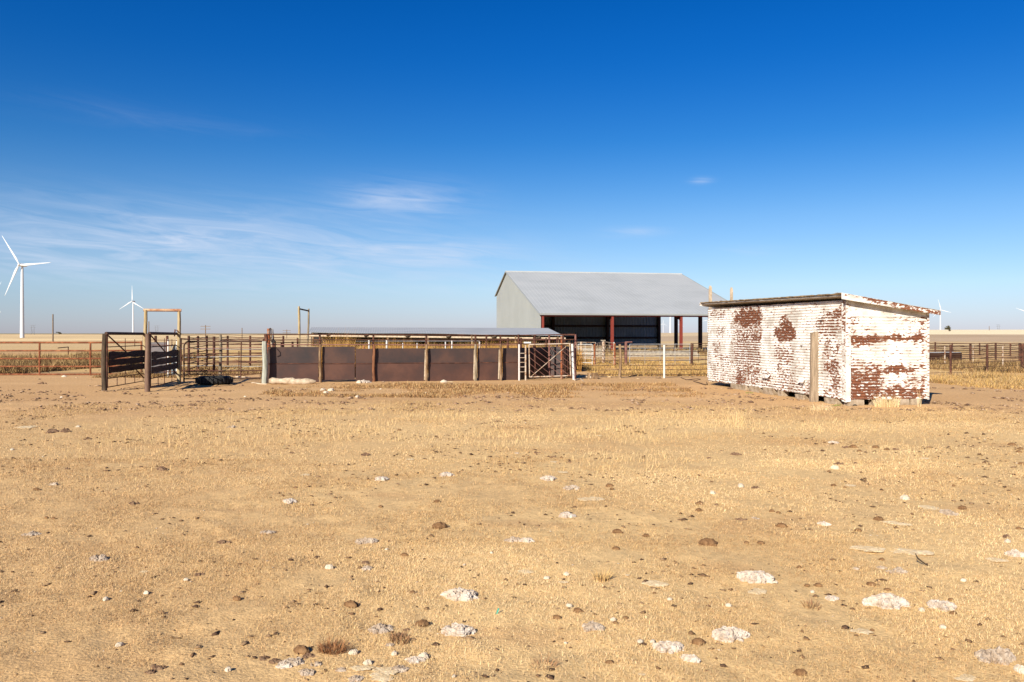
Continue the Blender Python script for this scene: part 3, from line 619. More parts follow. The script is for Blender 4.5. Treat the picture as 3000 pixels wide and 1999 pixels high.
# loading alley gates
def board_gate(label, A, B, group):
    """A,B = (x,y) ends; frame 1.6 high, three planks, thin lower rails"""
    a = Vector((*A, 0)); b = Vector((*B, 0)); d = (b - a).normalized(); L_ = (b - a).length; root = empty('board_gate', tuple(a), label, 'gate', group)
    P = lambda t, z: a + d * (L_ * t) + Vector((0, 0, z))
    MB().tube([P(0.01, 1.60), P(1.02, 1.585)], .042, 8).build('top_rail', M_darkpipe, root)
    for t in (.035, .97): MB().tube([P(t, .08), P(t, 1.58)], .028, 8).build('end_pipe', M_rust_dark, root)
    for z in (1.22, .34, .10): MB().tube([P(.03, z), P(.98, z)], .014, 6).build('thin_rail', M_rust_dark, root)
    for t, z0, z1 in ((.27, .10, .34), (.47, .10, .55), (.47, 1.0, 1.45), (.72, .10, .34), (.72, 1.2, 1.42)): MB().tube([P(t, z0), P(t, z1)], .012, 6).build('upright', M_rust_dark, root)
    MB().tube([P(.05, 1.55), P(.55, .98)], .02, 6).build('brace', M_rust_dark, root)
    MB().tube([P(.70, .56), P(.97, .20)], .018, 6).build('brace', M_rust_dark, root)
    out = Vector((d.y, -d.x, 0)); 
    for k, z in enumerate((.98, .78, .575)):
        mb = MB(); n = 10; vs = []
        for i in range(n + 1):
            t = .05 + .92 * i / n; w = .088 + .008 * math.sin(i * 2.1 + k)
            if k == 0: w += .018 * math.sin(i * .9 + .5)
            for (o, h) in ((.018, -w), (.048, -w), (.048, w), (.018, w)): vs.append(P(t, z + h) + out * o)
        mb.add(vs, [(i * 4 + j, (i + 1) * 4 + j, (i + 1) * 4 + (j + 1) % 4, i * 4 + (j + 1) % 4) for i in range(n) for j in range(4)] + [(0, 1, 2, 3), (n * 4 + 3, n * 4 + 2, n * 4 + 1, n * 4)])
        mb.build('plank', M_plank, root)
    return root
g1 = px(309, 22.85); g1b = px(424, 26.1); g2 = px(436, 22.75); g2b = px(526, 26.7)
board_gate('left wooden board gate hung on a dark pipe frame beside the bare wooden arch', g1, g1b, 'twin board gates of the loading alley')
board_gate('right wooden board gate on a pipe frame, its far end at the arch right leg', g2, g2b, 'twin board gates of the loading alley')
for (X, D, lab) in ((305, 22.95, 'outermost left thick dark gate post, left of both board gates'), (432, 22.75, 'thick brown gate post standing between the two board gates')):
    x, y = px(X, D); tag(wood_post(MB(), x, y, -.1, 1.585, .068, n=10, jit=.08).build('gate_post', M_wood_dark if X < 400 else mat('brown_stained_post', [(.1, .06, .04), (.2, .12, .08)], 3, (6, 6, .8), bump=.5)), lab, 'post')
# arch
al, ar = px(426, 26.0), px(524, 26.3); ac = ((al[0] + ar[0]) / 2, 26.15, 0)
arch = empty('wooden_arch', ac, 'tall yellowed wooden arch over the loading alley, between the board gates', 'arch')
zt = zp(909, 26.1)
for q in (al, ar): wood_post(MB(), q[0], q[1], -.1, zt, .057, n=10, jit=.06).build('arch_leg', M_wood_yel, arch)
MB().tube([(al[0] - .06, al[1], zt), (ar[0] + .08, ar[1], zt)], .047, 9, True, .1).build('arch_beam', mat('reddish_worn_pole', [(.3, .12, .06), (.55, .4, .25)], 4), arch)
x, y = ar; MB().tube([(x - .12, y - .05, 1.5), (x - .1, y - .05, 1.72), (x - .02, y - .05, 1.68), (x + .02, y - .05, 1.62)], .022, 6).build('latch', M_rust_dark, arch)

# squeeze chute bits behind the gates
ch = empty('cattle_chute', (*px(480, 30), 0), 'grey sheet sided cattle chute with white uprights seen through the right board gate', 'chute')
a = Vector((*px(438, 30), 0)); b = Vector((*px(486, 30), 0))
MB().box((a + b) / 2 + Vector((0, 0, (zp(1003, 30) + .15) / 2)), ((b - a).length, .03, zp(1003, 30) - .15)).build('side_sheet', mat('blue_grey_sheet', [(.09, .08, .08), (.14, .12, .12)], 2, rough=.5), ch)
a = Vector((*px(502, 30.2), 0)); b = Vector((*px(516, 30.2), 0))
MB().box((a + b) / 2 + Vector((0, 0, .62)), ((b - a).length, .03, 1.15)).build('head_panel', mat('slate_sheet', [(.1, .12, .13), (.16, .18, .19)], 2, rough=.5), ch)
for X in (494, 520, 525): x, y = px(X, 30); MB().tube([(x, y - .04, -.05), (x, y - .04, zp(995, 30))], .035, 8).build('upright', M_white, ch)
x, y = px(508, 29.8); MB().tube([(x - .08, y, zp(1028, 30)), (x + .05, y, zp(1003, 30))], .02, 6).build('lever', M_wood_yel, ch)
for X in (456, 490): x, y = px(X, 31.2); MB().tube([(x, y, -.05), (x, y, zp(984, 31))], .05, 8).build('rear_post', M_rust_dark, ch)
for Y in (996, 1011, 1040, 1088): MB().tube([(*px(440, 29.9), zp(Y, 30)), (*px(530, 29.9), zp(Y + 1, 30))], .014, 6).build('side_rail', M_rust_dark, ch)

# bow cornered pipe gate + its post
def bow_gate():
    A, B = Vector((*px(539, 26.9), 0)), Vector((*px(770, 26.7), 0)); d = (B - A).normalized(); L_ = (B - A).length
    root = empty('bow_gate', tuple(A), 'dark pipe gate with a rounded upper corner between the arch and the steel fence', 'gate')
    P = lambda s, z: A + d * s + Vector((0, 0, z)); zt = 1.335; r = .17; pts = [P(0, -.02), P(0, zt - r)]
    for k in range(1, 7): t = k / 6 * math.pi / 2; pts.append(P(r - r * math.cos(t), zt - r + r * math.sin(t)))
    pts += [P(L_ * .5, zt + .0), P(L_, zt + .005)]
    MB().tube(pts, .026, 8).build('outer_pipe', M_darkpipe, root)
    for i, (z, m, rr_) in enumerate(((1.10, M_rust_rose, .014), (.93, M_rust_dark, .019), (.82, M_galv, .011), (.62, M_rust_dark, .015), (.36, M_rust_dark, .02), (.25, M_rust_dark, .014), (.12, M_darkpipe, .026))):
        MB().tube([P(.0, z), P(L_, z + .04)], rr_, 6).build('rail', m, root)
    for s in (1.9, ): MB().tube([P(s, .12), P(s + .02, zt)], .02, 6).build('upright', M_rust_dark, root)
bow_gate()
x, y = px(646, 27.4); tag(wood_post(MB(), x, y, -.05, zp(980, 27.4), .052, n=9, jit=.1).build('fence_post', M_wood), 'lone grey green weathered post standing in the middle of the bow gate', 'post')
# wires above gate
fence('wire_strand', 'pair of thin high wires stretched from the arch to the steel fence', 'wire', [(526, 26.5, 0, 0, None), (646, 27.2, 0, 0, None), (772, 26.7, 0, 0, None)], [1.555, 1.41], railmat=M_cable, rr=.009, sag=.01)
# pen behind
RD = M_rust_dark
fence('pen_fence', 'slender dark post fence running away behind the bow gate, left of it', 'fence', [(553, 32.5, 1.50, .05, RD), (580, 35.2, 1.49, .05, RD), (606, 38, 1.49, .05, RD)], [1.42, 1.25, 1.05, .82, .62, .42, .2], railmat=RD, rr=.019, sag=.015)
fence('pen_fence', 'dark pen fence behind the bow gate that meets the grey steel fence corner', 'fence', [(606, 38, 1.49, .05, RD), (667, 41.5, 1.48, .055, RD), (733, 40.7, 1.48, .05, RD), (800, 40, 1.48, .05, RD), (830, 39.6, 1.48, .05, RD)], [1.42, 1.25, 1.05, .82, .62, .42, .2], railmat=RD, rr=.019, sag=.015)
fence('pen_fence', 'nearest dark pen fence directly behind the bow gate with light lower wires', 'fence', [(530, 33.5, 1.4, .04, RD), (627, 33.2, 1.475, .055, RD), (700, 33, .9, .02, RD), (772, 32.8, 1.4, .04, RD)], [1.38, 1.18, (.98, M_galv, .01), .72, .5, (.3, M_galv, .01), .12], railmat=RD, rr=.021, sag=.02)

# steel sheet fence
M_sheet = mat('brown_steel_sheet', [(.024, .015, .013), (.040, .020, .015), (.068, .030, .018)], 1.1, (1, 1, 1), rough=.5, metal=.0, bump=.15, bscale=2, bdist=.03, spec=.5)
M_sheet2 = mat('redder_steel_sheet', [(.036, .016, .011), (.056, .021, .012), (.085, .033, .018)], .8, (1, 1, 1), rough=.5, bump=.15, bscale=2, bdist=.03, spec=.5)
def fd(X): return 26.75 + (X - 783) * .0019        # depth of the fence line at a pixel column
sf = empty('sheet_fence', (*px(783, fd(783)), 0), 'long brown steel sheet fence with rusty rails above it across the middle of the yard', 'fence')
cols = [(784, 934, 1017), (944, 1040, 1016), (1042, 1091, 1022), (1098, 1246, 1021), (1254, 1391, 1021), (1399, 1466, 1020), (1472, 1519, 1020)]
for i, (X0, X1, yt) in enumerate(cols):
    D = fd((X0 + X1) / 2); a = Vector((*px(X0, fd(X0)), 0)); b = Vector((*px(X1, fd(X1)), 0)); ys = 1065 - (i > 2) * 1.5 - (i > 4) * 1.5
    zt_, zs = zp(yt, D), zp(ys, D); rzz = math.atan2((b - a).y, (b - a).x); c = (a + b) / 2; L_ = (b - a).length; zbm = .07 if i in (1,) else .0
    if i == 6: c = c + Vector((0, .12, 0))
    MB().box(c + Vector((0, 0, (zt_ + zs) / 2)), (L_, .008, zt_ - zs), rzz, rx=.004).build('upper_sheet', M_sheet, sf)
    MB().box(c + Vector((0, -.022, (zs - .012 + zbm) / 2)), (L_ - .01, .008, zs - .012 - zbm), rzz, rx=-.006).build('lower_sheet', M_sheet2 if i != 6 else M_sheet, sf)
    MB().box(c + Vector((0, -.034, zs - .004)), (L_, .014, .026), rzz).build('seam_bar', M_rust_dark, sf)
RX = [775, 938, 1095, 1250, 1394, 1469, 1520]
for Y, r in ((981, .020), (996, .017), (1010, .019)):
    MB().tube([(*px(X, fd(X) + .02), zp(Y + (1 if X > 1200 else 0) + random.uniform(-.6, .6), fd(X))) for X in RX] + [(*px(1685, 28.2), zp(Y - 1 if Y < 1000 else Y - 3, 28.2))] * (Y != 1010), r, 6).build('top_rail', M_rust_rose if Y > 1000 else M_rust_dark, sf)
for X, m in ((938, M_wood_tan), (1095, mat('half_rusted_post', [(.10, .04, .02), (.20, .08, .035), (.30, .17, .09)], 2, (3, 3, .8), rough=.9, bump=.6)), (1250, M_wood_tan), (1394, M_wood), (1467, M_wood_tan)):
    D = fd(X) - .12; x, y = px(X, D); wood_post(MB(), x, y, -.05, zp(1009 if X != 1467 else 1008, D), .045, n=9, jit=.3).build('post', m, sf)
    x, y = px(X - 1, fd(X) + .06); MB().tube([(x, y, .1), (x, y, zp(980 if X < 1400 else 981, D))], .033, 8).build('pipe_post', M_rust_dark, sf)
    if X in (1250, 1394, 1467): MB().box((*px(X - 5, D), .55), (.035, .05, 1.0), .2, ry=.03).build('bark_strip', M_wood_pale, sf)
x, y = px(776, 26.45); gp = wood_post(MB(), x, y, -.05, zp(1000, 26.5), .088, n=12, jit=.1).build('post', mat('bleached_greenish_post', [(.2, .2, .15), (.32, .32, .26), (.4, .4, .34)], 3, (6, 6, .8), rough=.95, bump=.6), sf)
wood_post(MB(), x + .03, y + .02, 1.3, zp(979, 26.6), .06, n=10).build('post_top', M_rust_dark, sf)
MB().tube([(x + .1, y - .02, 1.32), (x + .18, y - .03, 1.22), (x + .19, y - .03, 1.12), (x + .1, y - .02, 1.06)], .014, 6).build('hook', M_rust_dark, sf)
# rusty drum post with hanging cables
x, y = px(787, 29); cp = empty('cable_post', (x, y, 0), 'thick rusty pipe post with cables hanging on it, behind the grey corner post', 'post')
MB().tube([(x, y, 0), (x, y, zp(963, 29))], .058, 10).build('post', M_rust_orange, cp)
for k, (dx, zz_) in enumerate(((.09, 961), (.13, 964), (.17, 966), (.15, 962))): MB().tube([(x + dx * .5, y - .06, zp(963, 29)), (x + dx, y - .07, zp(zz_, 29)), (x + dx + .02, y - .07, zp(985, 29)), (x + dx - .02, y - .07, zp(1000 + 3 * k, 29))], .012, 6).build('cable', M_darkpipe if k != 3 else M_galv, cp)
mb = MB().tube([(x + .19 + .05 * math.cos(t), y - .09, zp(1001, 29) + .04 * math.sin(t)) for t in np.linspace(0, 6.3, 9)], .025, 6); mb.build('pulley', M_black, cp)

# rungs, diagonal gate and its posts
rg = empty('rung_panel', (*px(1530, 28), 0), 'narrow ladder like panel of rungs between a white pipe and a rusty pipe', 'ladder')
for X, m, yt, r in ((1521, M_white, 1009, .030), (1540, M_rustwhite, 1006, .030)):
    x, y = px(X, 27.9); MB().tube([(x, y, -.05), (x, y, zp(yt, 27.9))], r, 9).build('side_pipe', m, rg)
for Y in (1035.5, 1048.5, 1062, 1075.5, 1090): MB().tube([(*px(1521, 27.88), zp(Y, 27.88)), (*px(1540, 27.88), zp(Y, 27.88))], .012, 6).build('rung', M_rustwhite, rg)
MB().box((*px(1545, 27.85), zp(1004, 27.9)), (.24, .12, .05)).build('cap_plate', M_white, rg)
dg = empty('diagonal_gate', (*px(1550, 27.8), 0), 'square rust streaked gate filled with slanting rods and one cross brace', 'gate')
T = lambda X, Y: (*px(X, 27.8), zp(Y, 27.8))
for a, b in (((1550, 1010), (1671, 1007)), ((1551, 1105), (1671, 1101))): MB().tube([T(*a), T(*b)], .020, 8).build('frame_rail', M_rustwhite, dg)
for a, b in (((1550, 1010), (1551.5, 1105)), ((1669, 1007), (1672, 1102))): MB().tube([T(*a), T(*b)], .020, 8).build('frame_stile', M_rustwhite, dg)
for a, b in (((1552, 1030), (1646, 1101)), ((1552, 1048), (1621, 1103)), ((1552, 1066), (1600, 1104)), ((1552, 1084), (1580, 1105)), ((1553, 1013), (1669, 1101)), ((1580, 1015), (1669, 1081)), ((1606, 1014), (1669, 1063)), ((1630, 1013), (1669, 1046)), ((1655, 1020), (1669, 1031))): MB().tube([T(*a), T(*b)], .008, 5).build('slant_rod', M_rust_rose, dg)
MB().tube([(*px(1557, 27.72), zp(1103, 27.7)), (*px(1658, 27.72), zp(1016, 27.7))], .012, 5).build('cross_brace', M_rustwhite, dg)
sh2 = empty('inner_sheet_fence', (*px(1545, 29.3), 0), 'shorter brown sheet fence with rusty posts standing behind the slanting rod gate', 'fence')
for (X0, X1, Y0, D0_, D1_) in ((1524, 1606, 1018, 28.3, 30.0), (1608, 1648, 1016, 30, 29.9), (1648, 1684, 1015, 29.9, 28.9)):
    a = Vector((*px(X0, D0_), 0)); b = Vector((*px(X1, D1_), 0)); c = (a + b) / 2; z = zp(Y0, (D0_ + D1_) / 2)
    MB().box(c + Vector((0, 0, z / 2 + .01)), ((b - a).length, .008, z - .02), math.atan2((b - a).y, (b - a).x)).build('sheet', M_sheet, sh2)
for X, D, yt, m in ((1519, 28.2, 980, RD), (1567, 29, 982, RD), (1609, 29.6, 982, M_rust_rose), (1650, 29.4, 981, RD), (1645, 28.9, 985, M_rust_orange), (1686, 28.7, 980, M_rust_rose)):
    x, y = px(X, D - .1); MB().tube([(x, y, -.05), (x, y, zp(yt, D))], .035, 8).build('post', m, sh2)
for Y in (982, 995, 1008): MB().tube([(*px(1520, 28.3), zp(Y, 28.3)), (*px(1609, 29.6), zp(Y, 29.6)), (*px(1650, 29.4), zp(Y, 29.4)), (*px(1686, 28.7), zp(Y, 28.7))], .011, 6).build('rail', M_rust_rose, sh2)
x, y = px(1679, 28.3); tag(MB().tube([(x - .03, y, zp(1008, 28.3)), (x + .02, y, 0), (x + .025, y, -.05)], .042, 10).build('gate_post', M_white), 'white painted pipe gate post at the right edge of the slanting rod gate', 'post')

# barbed fence
zw = [zp(y, 29.8) for y in (1013, 1028.5, 1041, 1055, 1069, 1083, 1097)]
bf = fence('barbed_fence', 'barbed wire fence from the slanting rod gate to the white shed', 'fence',
      [(1690, 29.6, 1.2, .03, None), (1817, 29.6, zp(1009, 29.6), .052, M_wood_tan, 'wood'), (1946, 29.5, zp(1011, 29.5), .038, M_white), (2075, 30.2, zp(1009, 30.2), .036, M_white)], zw, railmat=M_cable, rr=.0105, knots=.56, rail_name='barbed_wire', sag=.012)
fence('barbed_fence', 'dark red posted barbed wire fence right of the white shed', 'fence', [(2650, 30.6, 1.2, .03, None), (2785, 30.7, zp(1010, 30.7), .042, M_rust_dark), (2892, 32, zp(1009, 32), .045, M_rust_dark), (2995, 33.8, zp(1008, 33.8), .06, M_rust_dark), (3150, 35, 1.15, .05, M_rust_dark)],
      [zp(y, 31) for y in (1013, 1026, 1039, 1051.5, 1064, 1077.5, 1091)], railmat=M_cable, rr=.0105, knots=.56, rail_name='barbed_wire', sag=.012)
# pens far right
RW = M_rustwhite
fence('pen_fence', 'farther dark post and rail pen fence right of the white shed', 'fence', [(2700, 47, 1.1, .045, RD), (2740, 47, 1.1, .045, RD), (2843, 45, 1.05, .06, RD), (2917, 46, 1.05, .055, RD), (2988, 45.5, 1.05, .07, RD), (3080, 45, 1.05, .06, RD)], [1.06, .92, .76, .6, .42, .25], railmat=RD, rr=.016, sag=.02)
fence('pen_fence', 'white posted wire pen fence right of the white shed', 'fence', [(2700, 40, 1.0, .03, M_white), (2768, 40, 1.0, .03, M_rustwhite), (2851, 42, 1.0, .03, M_rustwhite), (2938, 38.5, 1.0, .03, M_rustwhite), (3050, 38, 1.0, .035, M_white)], [.95, .85, .75, .65, .55, .45, .35], railmat=M_cable, rr=.013, knots=.9, sag=.015)
fence('pen_fence', 'most distant thin pen fence right of the white shed', 'fence', [(2690, 58, .9, .05, RD), (2790, 60, .9, .05, RD), (2870, 60, .9, .05, RD), (2960, 58, .9, .05, RD), (3070, 57, .9, .05, RD)], [.85, .6, .35], railmat=RD, rr=.018)
tr = empty('cattle_feeder', (*px(2760, 42.5), 0), 'long dark brown steel feed bunk with pale top rim right of the white shed', 'feeder')
a = Vector((*px(2690, 42.5), 0)); b = Vector((*px(2803, 43.5), 0)); c = (a + b) / 2; rzz = math.atan2((b - a).y, (b - a).x); L_ = (b - a).length
for dy, m in ((-.3, M_sheet2), (.3, M_sheet2)): MB().box(c + Vector((0, dy, .34)), (L_, .03, .5), rzz, rx=-.25 * np.sign(dy)).build('side_sheet', m, tr)
MB().tube([a + Vector((0, -.36, .6)), b + Vector((0, -.36, .6))], .025, 6).build('rim_pipe', M_galv, tr); MB().tube([a + Vector((0, .36, .6)), b + Vector((0, .36, .6))], .025, 6).build('rim_pipe', M_galv, tr)
MB().box(b + Vector((0, 0, .34)), (.03, .6, .5), rzz).build('end_sheet', M_sheet, tr); MB().box(c + Vector((0, 0, .1)), (L_ - .05, .5, .03), rzz).build('bottom_sheet', M_sheet, tr)
for t in (.1, .5, .9): MB().box(a.lerp(b, t) + Vector((0, 0, .05)), (.05, .5, .1), rzz).build('skid', RD, tr)

# middle pens in front of the barn
def panel(label, A, B, ztops, z0, rails, ups, m, group, r=.017, name='corral_fence'):
    a = Vector((*px(*A), 0)); b = Vector((*px(*B), 0)); root = empty(name, tuple((a + b) / 2), label, 'gate' if 'gate' in name else 'fence', group)
    for k in range(rails):
        t = k / (rails - 1); MB().tube([a + Vector((0, 0, z0 + (ztops[0] - z0) * t)), b + Vector((0, 0, z0 + (ztops[1] - z0) * t))], r if k in (0, rails - 1) else r * .6, 6).build('rail', m, root)
    for k in range(ups):
        t = k / (ups - 1); zt_ = ztops[0] + (ztops[1] - ztops[0]) * t; p = a.lerp(b, t); MB().tube([p + Vector((0, 0, z0 - (.08 if k in (0, ups - 1) else 0))), p + Vector((0, 0, zt_))], r if k in (0, ups - 1) else r * .55, 6).build('upright', m, root)
    return root
PG = 'pipe panels of the pens in front of the barn'
panel('wide pale pipe gate in front of the concrete feed trough', (1845, 41), (2021, 41.5), (zp(1009, 41), zp(1009, 41)), .06, 6, 5, M_galv, None, .018, 'livestock_gate')
panel('short pale pipe gate left of the orange rusty post', (1694, 41), (1735, 40.5), (zp(1009, 41), zp(1010, 40)), .15, 5, 3, M_white, PG, .017, 'livestock_gate')
panel('pale pipe panel running up to the thick capped post', (1744, 41), (1764, 45), (zp(1008, 41), zp(1003, 44)), .1, 6, 4, M_rustwhite, PG)
panel('rust and white panel behind the red barn post, right of the capped post', (1772, 45), (1798, 41), (zp(1002, 45), zp(1006, 41)), .1, 8, 3, M_rustwhite, PG)
panel('rusty rails between two posts left of the pink barred post', (1802, 41), (1830, 42), (zp(1006, 41), zp(1004, 42)), .1, 8, 3, M_rust_rose, PG)
panel('pale rear pipe panel behind the short white gate', (1690, 48), (1745, 48), (zp(1003, 48), zp(1004, 48)), .2, 6, 5, M_rustwhite, PG)
panel('rusty panel at the left edge of the white shed beyond the barbed wire', (2024, 41.5), (2110, 43), (zp(1007, 41), zp(1007, 43)), .06, 6, 5, M_rust_dark, PG)
for X, D, yt, r, m, lab in ((1742, 40.5, 1008, .045, M_rust_orange, 'orange rusty post right of the short white pipe gate'), (1768, 43.5, 999, .07, M_rustwhite, 'thick rust striped post with a flat cap in front of the barn'),
                            (1801, 41, 1007, .05, M_rust_orange, 'dark orange post just right of the tall red barn post'), (1834, 41.2, 1004, .07, M_rust_rose, 'thick pinkish post with a pipe arm beside the wide white gate'),
                            (2026, 41, 1008, .055, M_rust_dark, 'leaning dark rusty post at the right end of the wide white gate'), (1703, 44, 1002, .06, M_rustwhite, 'rust blotched pale post behind the white gate post'), (1799, 41.3, 1003, .03, M_white, 'thin white post touching the dark orange post')):
    x, y = px(X, D); rt = empty('pen_post', (x, y, 0), lab, 'post'); MB().tube([(x, y, -.05), (x + (.05 if X == 2026 else 0), y, zp(yt, D))], r, 9).build('shaft', m, rt)
    if X == 1768: MB().box((x - .02, y, zp(yt, D) + .02), (.24, .2, .05)).build('cap', M_conc, rt)
    if X == 1834: MB().tube([(x - .05, y, zp(1003, D)), (x + .3, y, zp(1002.5, D))], .035, 7).build('arm', M_rust_rose, rt)
# second row of pens seen above the steel fence
fence('pen_fence', 'pen fence with pale crossrail seen above the left half of the steel fence', 'fence', [(805, 33, 1.3, .045, RD), (826, 33.5, 1.25, .06, RD), (857, 35, 1.25, .045, RD), (872, 35.5, 1.4, .04, RD), (1020, 35.5, 1.15, .03, RD)], [(1.22, RD, .02), (1.02, M_wood_pale, .016)], railmat=RD)
fence('pen_fence', 'white posted pen fence seen above the middle of the steel fence', 'fence', [(1040, 33, 1.15, .03, RD), (1067, 33.2, 1.15, .04, M_rust_orange), (1081, 33.4, 1.32, .035, M_white), (1133, 34, 1.32, .04, M_white), (1180, 34, 1.2, .02, M_white), (1222, 34, 1.2, .02, M_white), (1305, 34.2, 1.25, .025, M_white), (1324, 34.2, 1.3, .03, M_white), (1405, 34.5, 1.25, .03, M_white)], [(1.13, M_rust_rose, .014), (1.28, M_galv, .011)])
fence('pen_fence', 'rusty pen fence seen above the right end of the steel fence', 'fence', [(1425, 34, 1.5, .04, RD), (1488, 34, 1.42, .045, RD), (1526, 34, 1.42, .05, RD), (1563, 34.5, 1.45, .03, RD), (1600, 35, 1.4, .04, RD), (1632, 35, 1.4, .04, RD), (1655, 35, 1.35, .03, RD)], [1.18, 1.36], railmat=RD, rr=.018)
# far pole arch
a, b = px(876, 36), px(901, 38.5)
pa = empty('pole_arch', (a[0], a[1], 0), 'narrow leaning arch of bare wooden poles beyond the steel fence', 'arch')
wood_post(MB(), a[0], a[1], 0, zp(898, 36), .055, n=9).build('arch_pole', M_wood_yel, pa); wood_post(MB(), b[0] - .04, b[1], 0, zp(905, 38.5), .045, (.1, 0), n=9).build('arch_pole', M_wood, pa)
MB().tube([(a[0], a[1], zp(905, 36)), (b[0] + .04, b[1], zp(911, 38.5))], .035, 7).build('crossbar', M_wood_dark, pa)

# bale like fallen timbers, tyre, cables
def log(label, A, B, r, m, name='fallen_timber', z=None, flat=.8):
    a = Vector((*px(*A), 0)); b = Vector((*px(*B), 0)); n = 14; mb = MB(); pts = []; rs = []
    for i in range(n + 1):
        t = i / n; pts.append(a.lerp(b, t) + Vector((0, .02 * math.sin(t * 8), r * flat + .015 * math.sin(t * 5 + 1)))); rs.append(r * (1 - .45 * abs(t - .45) ** 2 * 2) * (1 + .12 * math.sin(t * 17)))
    rs[0] *= .75; rs[-1] *= .5; mb.tube(pts, rs, 9, True, .35); return tag(mb.build(name, m), label, 'log')
log('big pale split timber lying at the foot of the left end of the steel fence', (788, 25.9), (925, 26.0), .11, M_wood_pale)
log('thin pale board lying left of the thick grey corner post', (736, 26.2), (782, 25.9), .02, M_wood_pale)
log('pale pole lying on the ground behind the bow gate', (690, 29.5), (762, 29), .035, M_wood_pale)
log('bent pale stick on the dirt right of the white gate post', (1684, 27.6), (1700, 28.6), .03, M_wood_pale, 'bent_stick')
log('short pale stick pointing down right by the white gate post', (1700, 28.6), (1712, 27.2), .022, M_wood_pale, 'bent_stick')
log('faded plank lying flat under the barbed wire right of the white gate post', (1712, 29.2), (1748, 29.4), .05, M_wood_pale)
def tyre(X, D, R_, r, rz_, label):
    x, y = px(X, D); root = empty('old_tyre', (x, y, 0), label, 'tyre'); mb = MB(); n = 28; m_ = 10; vs = []
    for i in range(n):
        t = 2 * math.pi * i / n
        for j in range(m_):
            s = 2 * math.pi * j / m_; rr = R_ + r * math.cos(s); vs.append((x + rr * math.cos(t), y + rr * math.sin(t), .13 + r * 1.0 * math.sin(s) + rz_ * math.cos(t)))
    mb.add(vs, [(i * m_ + j, ((i + 1) % n) * m_ + j, ((i + 1) % n) * m_ + (j + 1) % m_, i * m_ + (j + 1) % m_) for i in range(n) for j in range(m_)], True); mb.build('casing', M_black, root)
    mb = MB()
    for i in range(n):
        t = 2 * math.pi * i / n; mb.box((x + (R_ + r) * math.cos(t), y + (R_ + r) * math.sin(t), .13 + rz_ * math.cos(t)), (.03, .05, .16), t)
    mb.build('tread', M_black, root)
tyre(628, 26.0, .42, .13, .0, 'big old black tyre lying in the dirt in front of the bow gate'); 
rock_like_block('black_tub', (*px(596, 26.4), .1), (.35, .3, .18), .2, M_black, 'small black crushed tub on the dirt left of the big tyre', None, 'tub', .03)
for (pts, lab) in (([(1995, 1108), (2010, 1114), (2040, 1116), (2052, 1113), (2044, 1111), (2015, 1114)], 'looped black cable on the dirt left of the shed'), ([(2032, 1119), (2055, 1125), (2066, 1129), (2072, 1127), (2070, 1122)], 'coiled black cable end nearest the shed corner'), ([(1842, 1105), (1860, 1101), (1870, 1096)], 'short dark cable on the dirt right of the wooden post')):
    P = [(*px(X, gd(Y)), .015) for X, Y in pts]; tag(MB().tube(P, .013, 6).build('cable', M_cable), lab, 'cable')
x, y = px(1725, 28.8)
for i, dx in enumerate((0, .14, .26)):
    o = rock_like_block('tree_stump', (x + dx, y, .10), (.09, .1, .24), .3 * i, M_wood_tan, ('left', 'middle', 'right')[i] + ' one of three short broken stumps under the barbed wire', 'three wooden stubs under the barbed wire', 'stump', .03, i)

# ------------------------------------------------------------ turbines
def turbine_proto():
    root = empty('wind_turbine', (0, 0, 0), '', ''); HH = 78
    pts = [(0, 0, -6 + 84 * i / 12) for i in range(13)]; MB().tube(pts, [2.25 - 1.0 * i / 12 for i in range(13)], 24).build('tower', M_tur, root)
    mb = MB(); mb.tube([(0, -3.4, HH + 1.2), (0, -2.6, HH + 1.2), (0, 4.5, HH + 1.3), (0, 6.6, HH + 1.5), (0, 7.2, HH + 1.6)], [1.2, 1.75, 1.8, 1.4, .7], 10); mb.build('nacelle', M_tur, root)
    rot = bpy.data.objects.new('rotor', None); COL.objects.link(rot); rot.parent = root; rot.location = (0, -4.6, HH + 1.2); rot.empty_display_size = 1
    mb = MB(); mb.tube([(0, 1.1, 0), (0, .2, 0), (0, -.8, 0), (0, -1.5, 0), (0, -1.9, 0)], [1.3, 1.6, 1.35, .8, .15], 16); h = mb.build('hub', M_tur); h.parent = rot
    for k in range(3):
        n = 14; vs = []; mb = MB()
        for i in range(n + 1):
            t = i / n; r_ = .8 + 37 * t
            ch = (1.4 + 1.575 * min(1, max(0, (t - .02) / .16))) if t < .18 else 3.5 * .85 * (1 - .86 * ((t - .18) / .82) ** .85)
            th = .75 * (1 - t) ** 1.4 + .10; tw = R(16) * (1 - t)
            for (cx, cz) in ((-.3, 0), (-.15, .5), (.1, .42), (.45, .12), (.7, 0), (.45, -.10), (.1, -.3), (-.15, -.42)):
                a_, b_ = cx * ch, cz * th * 1.3; vs.append((a_ * math.cos(tw) - b_ * math.sin(tw), a_ * math.sin(tw) * -1 + b_ * math.cos(tw), r_))
        m_ = 8; mb.add(vs, [(i * m_ + j, i * m_ + (j + 1) % m_, (i + 1) * m_ + (j + 1) % m_, (i + 1) * m_ + j) for i in range(n) for j in range(m_)] + [tuple(range(m_))[::-1], tuple(n * m_ + j for j in range(m_))], True)
        b = mb.build('blade', M_tur); b.parent = rot; b.rotation_euler = (0, R(120 * k), 0)
    return root
tp = turbine_proto()
